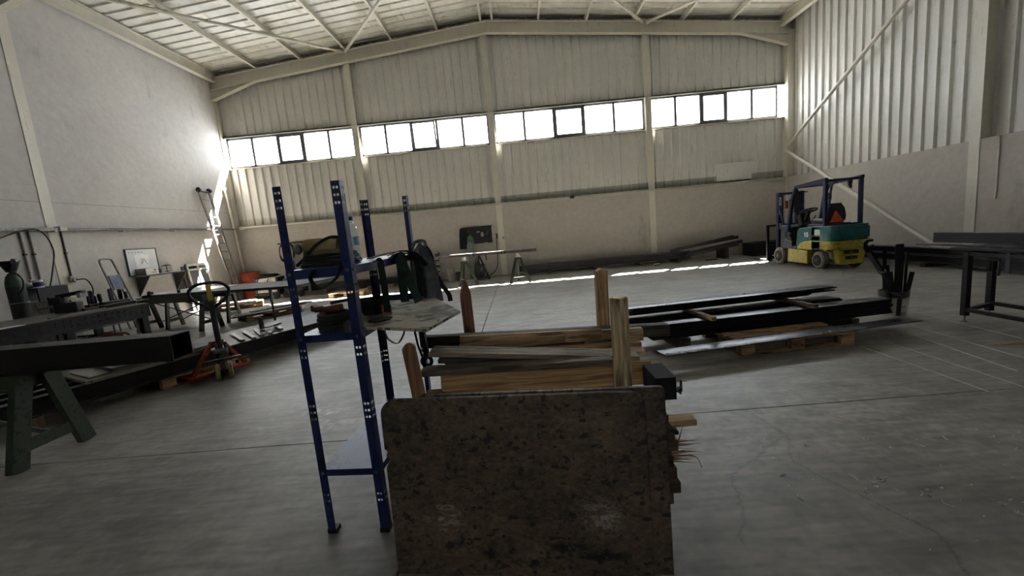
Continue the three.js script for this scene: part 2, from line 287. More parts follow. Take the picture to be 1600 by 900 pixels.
{
  const c = struct('ceiling', 'pale profiled metal roof sheets laid over the purlins, slightly stained');
  for (const s of [-1, 1]) {
    const xe = s < 0 ? XL - 0.3 : XR + 0.5, len = Math.abs(xe - XC) / Math.cos(Math.atan(SLOPE));
    const ang = Math.atan(SLOPE);
    for (let k = 0; k < 21; k++) {
      const z0 = ZB - 0.3 + k;
      // corrugated(): x is the width of the sheet (runs along z), y its length (runs up the slope), z its relief (down)
      const g = corrugated(1, 1 / 3, 0.035, 0, () => len, 0.8);
      const m = new THREE.Matrix4().makeBasis(V3(0, 0, -s), V3(s * Math.cos(ang), -Math.sin(ang), 0), V3(-s * Math.sin(ang), -Math.cos(ang), 0).multiplyScalar(1));
      m.setPosition(XC, sheetY(XC) + 0.05, s < 0 ? z0 : z0 + 1); g.applyMatrix4(m);
      part('roof_panel', g, k === 14 && s < 0 ? mat('roof', '#cfc6a8', 0.6) : MT.roof, c, { crease: 0, off: k * 1.7 + s });
    }
    const a = V3(XC, sheetY(XC) + 0.14, 0), b = V3(xe, sheetY(xe) + 0.14, 0);
    part('roof_deck', basis(new THREE.BoxGeometry(ZF - ZB + 0.8, 0.12, len + 0.06), a, b, UP).translate(0, 0.02, (ZB + ZF) / 2), MT.lowPlaster, c);
  }
}
// steel frame
const PURX = [-9.5, -8.03, -6.55, -5.05, -3.52, -2.02, -0.6, -0.24, 1.22, 2.74, 4.24, 5.78, 7.3, 8.9];
PURX.forEach((x, k) => {
  const edge = k === 0 || k === 13, y = roofY(x) + 0.08;
  const w = edge ? 0.16 : 0.065, h = edge ? 0.3 : 0.16, yy = edge ? y - 0.08 : y;
  struct('beam', edge ? 'deep pale eaves beam along the top of the ' + (k ? 'right' : 'left') + ' wall' : 'pale steel roof purlin, ' + ['', 'first', 'second', 'third, where two braces cross', 'fourth', 'fifth', 'left of the ridge pair', 'right of the ridge pair', 'fifth', 'fourth', 'third, above a brace node', 'second', 'first'][k] + (k === 6 || k === 7 ? '' : ' from the ' + (k < 7 ? 'left' : 'right') + ' eaves'), [section(edge ? 'i' : 'channel', w, h, edge ? 0.014 : 0.008, V3(x, yy, ZB - 0.12), V3(x, yy, ZF))], MT.frameSteel).name = numbered('purlin');
});
const FRZ = [ZB + 0.06, -8.55, -2.8, 2.95];
FRZ.forEach((z, k) => {
  const where = ['against the back wall', 'over the middle of the hall', 'overhead', 'behind the viewpoint'][k];
  for (const s of [-1, 1]) {
    const x1 = s < 0 ? XL : XR, y0 = roofY(XC) - 0.19, y1 = roofY(x1) - 0.19;
    const r = struct('beam', 'pale steel roof rafter ' + where + ', ' + (s < 0 ? 'left' : 'right') + ' half of the gable'); r.name = numbered('rafter');
    part('web_and_flanges', section('i', 0.18, 0.36, 0.016, V3(XC, y0, z), V3(x1, y1, z)), MT.frameSteel, r);
    part('haunch', [extr([[x1, y1 - 0.17], [x1 - s * 1.5, y1 + 1.5 * SLOPE - 0.17], [x1, y1 - 0.5]], 0.014).translate(0, 0, z), bar(V3(x1 - s * 1.5, y1 + 1.5 * SLOPE - 0.17, z), V3(x1, y1 - 0.5, z), 0.18, 0.016)], MT.frameSteel, r);
  }
});
COLX.forEach((x, k) => {
  const c = struct('column', 'pale steel column on the back wall, ' + ['first from the left', 'in the middle under the ridge', 'third from the left'][k]); 
  part('column_section', section('i', 0.2, 0.2, 0.014, V3(x, 0, ZB - 0.085), V3(x, roofY(x) - 0.36, ZB - 0.085), V3(0, 0, 1)), MT.frameSteel, c, { yUp: true });
});
FRZ.forEach((z, k) => {
  if (!k) { const c = struct('column', 'pale steel corner column where back and right walls meet', [bb(XR - 0.02, XR + 0.24, 0, 7.0, ZB - 0.12, ZB + 0.1)], MT.frameSteel, { yUp: true }); const d = struct('column', 'pale corner column edge where back and left walls meet', [bb(XL - 0.1, XL + 0.02, 2.4, 6.9, ZB - 0.1, ZB + 0.06)], MT.frameSteel, { yUp: true }); return; }
  const where = ['', 'at mid depth', 'beside the viewpoint', 'behind the viewpoint'][k];
  struct('column', 'pale steel column flush in the left plaster wall ' + where, [bb(XL - 0.1, XL + 0.012, 0, 7.2, z - 0.1, z + 0.1)], MT.frameSteel, { yUp: true });
  const c = struct('column', 'broad pale steel column on the right wall ' + where);
  part('column_section', [bb(XR - 0.012, XR + 0.01, 0, 7.0, z - 0.1, z + 0.1), bb(XR + 0.01, XR + 0.3, YW, 7.0, z - 0.1, z + 0.1)], MT.frameSteel, c, { yUp: true });
});
// roof and wall bracing
const brace = (label, a, b, r) => { const o = struct('beam', label, [rod(a, b, r, 14), ...[[a, b], [b, a]].map(([p, q]) => { const d = q.clone().sub(p).normalize(); return bar(p.clone().addScaledVector(d, -0.02), p.clone().addScaledVector(d, 0.16), 0.014, r * 3); })], MT.frameSteel); o.name = numbered('brace'); return o; };
const ry = (x) => roofY(x) - 0.05, zb = ZB + 0.1, zm = -8.55;
brace('round roof brace from the left back column towards the left eaves', V3(-5.1, ry(-5.1), zb), V3(-9.6, ry(-9.6), zm), 0.045);
brace('round roof brace from the left back column towards the ridge', V3(-5.05, ry(-5.05), zb), V3(-0.3, ry(-0.3), zm), 0.045);
brace('round roof brace from the right back column towards the ridge', V3(4.5, ry(4.5), zb), V3(-0.6, ry(-0.6), zm), 0.045);
brace('round roof brace from the right back column towards the right eaves', V3(4.65, ry(4.65), zb), V3(9.1, ry(9.1), zm), 0.045);
brace('upper diagonal wall brace rising over the right corrugated wall', V3(XR + 0.02, 3.45, ZB + 0.05), V3(XR + 0.02, 6.72, zm), 0.05);
brace('lower diagonal wall brace falling across the right low wall behind the forklift', V3(XR - 0.06, 3.3, ZB + 0.05), V3(XR - 0.06, 0.05, zm - 0.1), 0.05);

// ---------- front: blue shelf and what lies on it ----------
// flat strap of given width and thickness along a curve; side = direction of its width
function ribbon(pts, side, w, t, seg = 36) {
  const c = new THREE.CatmullRomCurve3(pts.map((p) => V3(...p))), P = c.getPoints(seg), s = V3(...side).normalize(), pos = [];
  const ring = P.map((p, i) => { const d = P[Math.min(i + 1, seg)].clone().sub(P[Math.max(i - 1, 0)]).normalize(), x = s.clone().addScaledVector(d, -s.dot(d)).normalize(), n = V3().crossVectors(d, x); return [[1, 1], [-1, 1], [-1, -1], [1, -1]].map(([a, b]) => p.clone().addScaledVector(x, a * w / 2).addScaledVector(n, b * t / 2)); });
  const q = (a, b, c2, d) => { for (const v of [a, b, c2, a, c2, d]) pos.push(v.x, v.y, v.z); };
  for (let i = 0; i < seg; i++) for (let k = 0; k < 4; k++) q(ring[i][k], ring[i + 1][k], ring[i + 1][(k + 1) % 4], ring[i][(k + 1) % 4]);
  q(ring[0][0], ring[0][1], ring[0][2], ring[0][3]); q(ring[seg][3], ring[seg][2], ring[seg][1], ring[seg][0]);
  const g = new THREE.BufferGeometry(); g.setAttribute('position', new THREE.BufferAttribute(new Float32Array(pos), 3)); g.computeVertexNormals(); return g;
}
const BLUE = mat('paint', '#1b2b62', 0.42, 0.1), BLUETOP = mat('paint', '#3a4564', 0.38, 0.3), BOLT = mat('steel', '#c9ccd0', 0.35, 0.9);
{
  const s = thing('metal_shelf', 'tall open blue metal shelf of punched angle posts in front of the wood stack', 'shelf', [-0.935, 0, -2.44], -0.073);
  const hs = [1.77, 1.735, 1.7, 1.31, 1.275, 1.0, 0.965, 0.71, 0.675, 0.64, 0.22, 0.185], w = 0.165, l = 0.478, fw = 0.042;
  const flange = () => extr([[0, 0], [fw, 0], [fw, 1.8], [0, 1.8]], 0.0025, 0, hs.flatMap((y) => [0.013, 0.029].map((x) => [[x - 0.0055, y - 0.006], [x - 0.0055, y + 0.006], [x + 0.0055, y + 0.006], [x + 0.0055, y - 0.006]])));
  for (const [sx, sz] of [[-1, 1], [1, 1], [-1, -1], [1, -1]]) {
    const a = flange(), b = flange().rotateY(PI / 2);                              // a along +x, b along -z
    if (sx > 0) a.rotateY(PI); if (sz < 0) b.rotateY(PI);
    const p = part('post', [a, b].map((g) => g.translate(sx * w, 0, sz * l)), BLUE, s);
    part('foot_cap', bb(sx * w - 0.004 - (sx > 0 ? fw : 0), sx * w + 0.004 + (sx < 0 ? fw : 0), 0, 0.025, sz * l - (sz > 0 ? fw : 0.004), sz * l + (sz < 0 ? fw : 0.004)), MT.black, p);
  }
  for (const y of [1.4, 1.075, 0.36]) {
    const x = w - 0.003, z = l - 0.003, lip = y > 1.2 ? 0.042 : 0.036;
    const sh = part('shelf_board', [bb(-x, x, y - 0.004, y, -z, z)], BLUETOP, s);
    part('shelf_lip', [bb(-x, x, y - lip, y - 0.001, z - 0.003, z), bb(-x, x, y - lip, y - 0.001, -z, -z + 0.003), bb(-x, -x + 0.003, y - lip, y - 0.001, -z, z), bb(x - 0.003, x, y - lip, y - 0.001, -z, z)], BLUE, sh);
    if (y === 1.075) part('back_rail', [bb(-x, x, y - 0.03, y + 0.045, -z - 0.012, -z - 0.004)], BLUE, sh);
    for (const sx of [-1, 1]) for (const sz of [-1, 1]) { part('bolt', [cyl(0.008, 0.008, 0.008, 12, sx * (w - 0.02), y - 0.018, sz * (l + 0.004), 'z'), cyl(0.008, 0.008, 0.008, 12, sx * (w + 0.004), y - 0.018, sz * (l - 0.02), 'x')], BOLT, sh); }
  }
}
{ // welding hose, tan leather roll, bottle, straps, apron on the top shelf (y = 1.40)
  const hose = [], Y = 1.4;
  for (let k = 0; k < 4; k++) { const r = 0.13 - k * 0.006; const pts = []; for (let i = 0; i < 18; i++) { const a = i / 18 * 2 * PI; pts.push([-1.0 + (r * 0.9 + rnd(0.008)) * Math.cos(a), Y + 0.012 + k * 0.015 + rnd(0.004), -2.2 + (r * 1.7 + rnd(0.01)) * Math.sin(a)]); } hose.push(tube(pts, 0.0095, 60, 7, true)); }
  hose.push(tube([[-1.105, Y + 0.02, -2.03], [-1.09, Y + 0.05, -2.08], [-1.05, Y + 0.115, -2.15], [-0.99, Y + 0.15, -2.2], [-0.925, Y + 0.13, -2.2], [-0.905, Y + 0.07, -2.18], [-0.92, Y + 0.015, -2.15]], 0.008, 50, 8));
  tag(part('cable_coil', hose, MT.rubber), 'black welding cable coiled on the top of the blue shelf with one loop standing up', 'cable');
  tag(part('cable_loop', [ribbon([[-0.98, 1.395, -1.94], [-1.0, 1.36, -1.935], [-0.965, 1.31, -1.93], [-0.9, 1.33, -1.93], [-0.855, 1.372, -1.93], [-0.85, 1.4, -1.94], [-0.87, 1.407, -2.0]], [0, 0, 1], 0.03, 0.006)], MT.rubber), 'flat black strap loop hanging below the front edge of the blue shelf top', 'strap');
  const RX = -1.05, RZ = -2.26; const rollP = []; for (let i = 0; i <= 10; i++) { const t = i / 10; rollP.push([0.001 + 0.046 * Math.pow(Math.sin(PI * (0.1 + 0.8 * t)), 0.35), -0.12 + 0.24 * t]); }
  const rl = lathe([[0, -0.12], ...rollP, [0, 0.12]], 20); rl.scale(1, 1, 0.75); rl.rotateZ(PI / 2 - 0.12); rl.rotateY(0.25);
  const roll = tag(part('leather_roll', rl.translate(RX, Y + 0.1, RZ), mat('cloth', '#d9bf86', 0.85)), 'rolled tan leather welding gauntlet behind the black cable on the blue shelf', 'glove');
  part('cuff_band', [cyl(0.049, 0.049, 0.03, 20).scale(1, 1, 0.75).rotateZ(PI / 2 - 0.12).rotateY(0.25).translate(RX + 0.065, Y + 0.093, RZ - 0.017)], mat('cloth', '#6d5c38', 0.9), roll);
  part('lower_fold', [bx(0.22, 0.04, 0.1, RX, Y + 0.068, RZ, 0, 0.25, 0, 0.015)], mat('cloth', '#7d704f', 0.9), roll);
  const bt = thing('water_bottle', 'clear plastic water bottle with blue cap on the top shelf', 'bottle', [-0.885, Y, -2.22]);
  const prof = [[0.0, 0.004], [0.026, 0], [0.031, 0.01]]; for (let i = 0; i < 6; i++) prof.push([0.032, 0.02 + i * 0.024], [0.0295, 0.032 + i * 0.024]); prof.push([0.032, 0.166], [0.028, 0.19], [0.016, 0.21], [0.0125, 0.216], [0.0125, 0.232]);
  part('bottle_body', lathe(prof), new THREE.MeshPhysicalMaterial({ color: 0xe9f4fb, roughness: 0.05, transmission: 1, thickness: 0, ior: 1.45 }), bt, { crease: 1.2 });
  part('bottle_label', lathe([[0.0325, 0.095], [0.0325, 0.14]]), mat(null, '#9cc2dd', 0.5), bt);
  part('cap', lathe([[0, 0.228], [0.014, 0.228], [0.0145, 0.23], [0.0145, 0.247], [0, 0.248]]), mat(null, '#1d5f9e', 0.45), bt);
  const strap = (label, pts, side, w, col) => tag(part('strap', [ribbon(pts, side, w, 0.004)], mat('cloth', col, 0.9)), label, 'strap');
  strap('black webbing strap lying bunched along the top shelf behind the bottle', [[-0.88, Y + 0.01, -2.42], [-0.83, Y + 0.025, -2.55], [-0.76, Y + 0.03, -2.62], [-0.69, Y + 0.012, -2.7], [-0.66, Y - 0.03, -2.72], [-0.62, Y - 0.08, -2.73]], [0.6, 0, 0.4], 0.05, '#1d1d20');
  strap('black webbing strap draped across the far end of the top shelf', [[-0.86, Y + 0.006, -2.7], [-0.8, Y + 0.03, -2.74], [-0.73, Y + 0.022, -2.78], [-0.67, Y - 0.02, -2.8], [-0.645, Y - 0.07, -2.81]], [0.3, 0, 1], 0.06, '#242426');
  strap('green lifting strap hanging nearest the front post of the shelf', [[-0.78, Y + 0.004, -2.2], [-0.752, Y + 0.002, -2.2], [-0.746, Y - 0.05, -2.2], [-0.742, 1.26, -2.2], [-0.745, 1.12, -2.2]], [1, 0, 0.3], 0.04, '#1a3023');
  strap('green lifting strap hanging straight, second below the top shelf', [[-0.79, Y + 0.004, -2.5], [-0.735, Y + 0.002, -2.5], [-0.728, Y - 0.05, -2.5], [-0.727, 1.25, -2.49], [-0.722, 1.125, -2.48]], [1, 0, 0.2], 0.055, '#1c3b2b');
  strap('green lifting strap hanging slanted to the right, third below the top shelf', [[-0.8, Y + 0.004, -2.56], [-0.735, Y + 0.002, -2.56], [-0.722, Y - 0.06, -2.55], [-0.68, 1.24, -2.5], [-0.63, 1.125, -2.45]], [1, 0, 0.2], 0.055, '#1f4330');
  strap('narrow black strap twisted at the middle, hanging beside the green straps', [[-0.8, Y + 0.004, -2.72], [-0.72, Y + 0.004, -2.72], [-0.685, Y - 0.05, -2.72], [-0.68, 1.25, -2.71], [-0.672, 1.12, -2.69]], [0.9, 0, 0.4], 0.035, '#1a1a1c');
  const ap = thing('leather_apron', 'worn grey leather apron hung over the far post of the blue shelf', 'apron', [-0.68, 0, -2.9]);
  { // folded hide with waves
    const W = 14, H = 22, P = [], at = (i, j) => { const u = i / W - 0.5, v = j / H; const y = 1.485 - 0.42 * v - 0.02 * Math.abs(u); const wd = 0.07 + 0.09 * sm(0, 0.5, v); return V3(u * wd * 1.15 + 0.028 * v, y - (v < 0.1 ? (0.1 - v) * 0.15 * Math.abs(u) * 6 : 0), 0.05 + 0.018 * Math.sin(u * 14 + v * 2) * sm(0, 0.3, v) + 0.012 * Math.sin(v * 9 + u * 5)); };
    for (let i = 0; i < W; i++) for (let j = 0; j < H; j++) { const a = at(i, j), b = at(i + 1, j), c = at(i + 1, j + 1), d = at(i, j + 1); for (const v of [a, d, c, a, c, b]) P.push(v.x, v.y, v.z); const e = (v) => v.clone().add(V3(0, 0, -0.006)); for (const v of [a, c, d, a, b, c].map(e)) P.push(v.x, v.y, v.z); }
    const g = new THREE.BufferGeometry(); g.setAttribute('position', new THREE.BufferAttribute(new Float32Array(P), 3)); g.computeVertexNormals();
    part('hide', [g], mat('cloth', '#77787b', 0.7), ap, { crease: 1.3 });
    part('collar', [tube([[-0.05, 1.44, 0.06], [-0.035, 1.475, 0.04], [0.0, 1.485, 0.02], [0.03, 1.475, 0.03], [0.04, 1.44, 0.05]], 0.012, 24, 7)], mat('cloth', '#6a6b6e', 0.8), ap);
    part('apron_strap', [ribbon([[0.03, 1.45, 0.03], [0.06, 1.38, 0.02], [0.075, 1.27, 0.02], [0.12, 1.16, 0.03], [0.16, 1.09, 0.03], [0.165, 1.045, 0.03]], [1, 0, 0.4], 0.035, 0.005)], mat('cloth', '#232426', 0.85), ap);
    part('lining', [ribbon([[-0.05, 1.42, 0.01], [-0.055, 1.3, 0.005], [-0.045, 1.15, 0.0], [-0.03, 1.06, 0.0]], [1, 0, 0.1], 0.08, 0.006), ribbon([[0.0, 1.44, 0.0], [0.005, 1.3, -0.01], [0.03, 1.12, -0.01], [0.055, 1.03, -0.01]], [1, 0, 0.1], 0.05, 0.006)], mat('cloth', '#2b2c2f', 0.85), ap);
  }
}
{ // middle shelf (y = 1.075)
  const Y = 1.076;
  const n = 512, a = fbm(n, n, 5, 5, 5, 201), b = fbm(n, n, 40, 14, 3, 202);
  const tb = tex(n, n, (x, y, i) => { const s = sm(-0.1, 0.55, a[i] + 0.7 * b[i]); const v = 0.74 - 0.38 * s; return [v * 255, v * 250, v * 238]; }, { su: 0.6, sv: 0.6 });
  const brd = tag(part('plywood_board', [extr([[-1.0, 2.1], [-0.45, 1.83], [-0.352, 2.22], [-0.6, 2.78], [-0.98, 2.84]].reverse(), 0.014).rotateX(-PI / 2).translate(0, Y + 0.0075, 0)], new THREE.MeshStandardMaterial({ map: tb, color: hexc('#d8d2c2'), roughness: 0.8 })), 'stained whitish board lying on the middle shelf and jutting out right', 'board');
  part('knot_hole', [cyl(0.006, 0.006, 0.002, 10, -0.43, Y + 0.0155, -2.0)], MT.black, brd);
  const U = Y + 0.015;
  const bowl = thing('tool_bowl', 'black rubber bowl of small parts on the stained board', 'bowl', [-0.885, U, -2.36]);
  part('bowl_shell', lathe([[0, 0], [0.05, 0], [0.075, 0.03], [0.083, 0.09], [0.078, 0.09], [0.07, 0.034], [0.045, 0.008], [0, 0.008]]), MT.rubber, bowl);
  part('small_parts', Array.from({ length: 22 }, () => bx(rnd(0.015, 0.04), 0.012, 0.014, rnd(-0.04, 0.04), rnd(0.03, 0.07), rnd(-0.04, 0.04), rnd(3), rnd(3), rnd(3))), mat('steel', '#8b8d90', 0.4, 0.8), bowl).userData.kind = 'stuff';
  tag(part('wood_block', [bx(0.05, 0.055, 0.06, -0.785, U + 0.0285, -2.3, 0, 0.5, 0, 0.003)], wood('#8a4f33')), 'reddish wooden block beside the black bowl on the board', 'block');
  for (let k = 0; k < 3; k++) tag(part('grinding_disc', [cyl(0.058, 0.058, 0.004, 28, -0.77 + k * 0.008, U + 0.0021 + k * 0.0042, -2.13 + k * 0.006)], mat('paint', '#26262a', 0.8)), 'thin dark cutting disc, ' + ['bottom', 'middle', 'top'][k] + ' of the stack of three on the board', 'disc', 'cutting discs on the middle shelf');
  const tr = thing('rope_roll', 'coil of dark rope on the left of the middle shelf', 'rope', [-1.0, Y, -2.12]);
  part('coil', Array.from({ length: 4 }, (_, k) => new THREE.TorusGeometry(0.075 - 0.004 * (k % 2), 0.013, 8, 36).rotateX(PI / 2).translate(0, 0.013 + k * 0.02, 0)), mat('cloth', '#26272b', 0.9), tr);
  const gr = thing('hand_clamp', 'rusty orange clamp head lying on the coil of dark rope', 'clamp', [-1.0, Y + 0.088, -2.1], 0.15);
  part('clamp_body', [bx(0.11, 0.035, 0.06, 0, 0.018, 0, 0, 0, 0.05, 0.008), bx(0.05, 0.03, 0.05, -0.06, 0.024, 0.01, 0, 0.4, 0, 0.008), extr([[-0.05, 0], [-0.015, 0], [-0.02, -0.035], [-0.035, -0.035]], 0.03, 0.003).translate(0, 0.01, 0.035)], mat('steel', '#b5643a', 0.6, 0.2), gr);
  part('clamp_screw', [rod(V3(0.0, 0.045, 0), V3(0.13, 0.06, -0.01), 0.009), cyl(0.014, 0.014, 0.02, 12, 0.13, 0.06, -0.01, 'x')], MT.black, gr);
  tag(part('tube_offcut', [section('tube', 0.04, 0.04, 0.003, V3(-0.885, Y + 0.0205, -2.0), V3(-0.9, Y + 0.0205, -2.09))], mat('steel', '#b9bcc0', 0.4, 0.7)), 'short offcut of bright square steel tube behind the front post', 'tube');
  tag(part('tube_offcut', [section('tube', 0.034, 0.05, 0.003, V3(-0.86, Y + 0.026, -2.01), V3(-0.862, Y + 0.076, -2.1))].map((g) => g), mat('steel', '#cfd2d6', 0.35, 0.8)), 'tilted bright tube offcut leaning by the front post of the shelf', 'tube');
  const sl = (label, pts, w, col) => tag(part('strap', [ribbon(pts, [0, 0.2, 1], w, 0.004)], mat('cloth', col, 0.9)), label, 'strap');
  sl('dark green strap sagging in a loop below the stained board', [[-0.89, 1.06, -2.5], [-0.885, 0.99, -2.5], [-0.865, 0.9, -2.5], [-0.81, 0.865, -2.5], [-0.775, 0.9, -2.5], [-0.745, 0.98, -2.5], [-0.745, 1.06, -2.5]], 0.03, '#26382d');
  sl('black strap loop hanging longest below the stained board', [[-0.71, 1.06, -2.52], [-0.7, 0.95, -2.52], [-0.68, 0.8, -2.52], [-0.655, 0.735, -2.52], [-0.635, 0.77, -2.52], [-0.64, 0.9, -2.52], [-0.65, 1.06, -2.52]], 0.035, '#1c1c1e');
  tag(part('belt_buckle', [new THREE.TorusGeometry(0.03, 0.013, 8, 24).translate(-0.652, 0.72, -2.55), bx(0.04, 0.3, 0.012, -0.66, 0.9, -2.56, 0, 0, 0.06, 0.004)], mat('paint', '#2c2d30', 0.6)), 'dark strap tensioner hanging below the stained board', 'tensioner');
}

// ---------- front: timber rack with dirty board ----------
{
  const n = 1024, a = fbm(n, n, 7, 7, 6, 301), b = fbm(n, n, 60, 60, 3, 302), c = fbm(n, n, 36, 36, 4, 303), d = fbm(n, n, 10, 50, 3, 304);
  const scratch = new Float32Array(n * n);
  const line = (x, y, dx, dy, l, v) => { for (let i = 0; i < l; i++) { const X = (x + dx * i + Math.sin(i * 0.07) * 1.5) | 0, Y = (y + dy * i) | 0; if (X > 0 && Y > 0 && X < n && Y < n) scratch[Y * n + X] = v; } };
  for (let k = 0; k < 90; k++) line(rnd(n), rnd(n), rnd(-0.6, 0.6), 1, rnd(20, 130), rnd() < 0.6 ? -0.14 : 0.1);
  for (let k = 0; k < 60; k++) line(rnd(780, 930), rnd(220, 420), rnd(-0.8, 0.3), 1, rnd(20, 80), 0.35);
  const soft = (x, y, X, Y, rx, ry) => sm(1, 0.2, Math.hypot((x - X) / rx, (y - Y) / ry));
  const t = tex(n, n, (x, y, i) => {
    const Y = n - 1 - y;                                                            // Y down from the board's top
    let v = 0.37 + 0.09 * a[i] + 0.09 * b[i]; let r = 1.08, g = 0.98, bl = 0.85;
    v *= 1 - 0.65 * sm(0.42, 0.85, c[i] + 0.4 * b[i]);
    v += scratch[y * n + x] * 0.4;
    const pale = Math.max(soft(x, Y, 230, 680, 120, 130), soft(x, Y, 840, 680, 130, 150) * 0.9) * sm(-0.35, 0.4, c[i] + 0.5 * d[i]);
    v += pale * 0.4; r -= pale * 0.12; bl += pale * 0.17;
    v *= 1 - 0.75 * Math.max(soft(x, Y, 560, 940, 90, 50), soft(x, Y, 700, 850, 120, 40), soft(x, Y, 840, 900, 120, 35), soft(x, Y, 390, 900, 40, 36), soft(x, Y, 250, 850, 60, 34)) * sm(-0.6, 0.1, c[i]);
    return [v * 255 * r, v * 255 * g, v * 255 * bl];
  }, { repeat: false });
  const dirty = new THREE.MeshStandardMaterial({ map: t, color: hexc('#cabfae'), roughness: 0.7, bumpMap: T.plasterBump, bumpScale: 0.002 });
  const board = (name, label, x0, x1, h, z, lean, r, notch) => {
    const s = new THREE.Shape(); const w = x1 - x0;
    s.moveTo(0, 0); s.lineTo(w, 0); s.lineTo(w, h - r); s.quadraticCurveTo(w, h, w - r, h); s.lineTo(r * 1.2, h); s.quadraticCurveTo(0, h, 0, h - r);
    if (notch) { s.lineTo(0, h * 0.73); s.lineTo(0.012, h * 0.715); s.lineTo(0.004, h * 0.69); s.lineTo(0.022, h * 0.67); }
    s.lineTo(0, h * 0.62);
    const g = new THREE.ExtrudeGeometry(s, { depth: 0.018, bevelEnabled: true, bevelSize: 0.003, bevelThickness: 0.003, bevelSegments: 1, curveSegments: 8 }), p = g.attributes.position, uv = g.attributes.uv;
    for (let i = 0; i < p.count; i++) uv.setXY(i, p.getX(i) / w, p.getY(i) / h);
    const o = tag(part(name, g, dirty, scene, { keepUV: true }), label, 'board'); o.position.set(x0, 0.002, z); o.rotation.set(lean, -0.11, 0, 'YXZ'); return o;
  };
  board('tabletop_board', 'large stained brown board with rounded corners standing upright in front of the timber stack', -0.67, 0.455, 0.81, -1.695, -0.05, 0.07, true);
  board('backing_board', 'second stained brown board standing right behind the large one, its right edge showing', -0.5, 0.54, 0.815, -1.702, -0.05, 0.02, false);
}
{ // four stakes
  const stake = (label, foot, top, w, turn, col, cut) => {
    const a = V3(...foot), b = V3(...top), L = a.distanceTo(b), h = w / 2;
    const g = cut ? extr([[-h, -L / 2], [h, -L / 2], [h, L / 2 - cut], [h * 0.3, L / 2], [-h * 0.2, L / 2], [-h, L / 2 - cut * 1.3]], w, 0.004) : extr([[-h, -L / 2], [h, -L / 2], [h, L / 2], [-h, L / 2]], w, 0.006);
    return tag(part('wooden_post', [orient(g, a, b, turn)], col, scene, { off: foot[0] * 3 }), label, 'post');
  };
  stake('square weathered wooden stake at the front right of the timber stack', [0.475, 0, -2.05], [0.475, 1.12, -2.05], 0.07, 0.75, wood('#d9c79c', true), 0);
  stake('short leaning wooden stake with split top at the front left of the timber stack', [-0.53, 0, -2.06], [-0.632, 0.955, -2.12], 0.072, 0.3, wood('#9a6f3c'), 0.02);
  stake('round-topped wooden stake at the back right of the timber stack', [0.52, 0, -2.74], [0.522, 1.2, -2.72], 0.072, 0.1, wood('#c4a067'), 0.012);
  stake('pointed brown wooden stake with slanting dark stripes at the back left of the timber stack', [-0.38, 0, -2.78], [-0.392, 1.2, -2.76], 0.064, 0.4, wood('#7d4f2e'), 0.09);
}
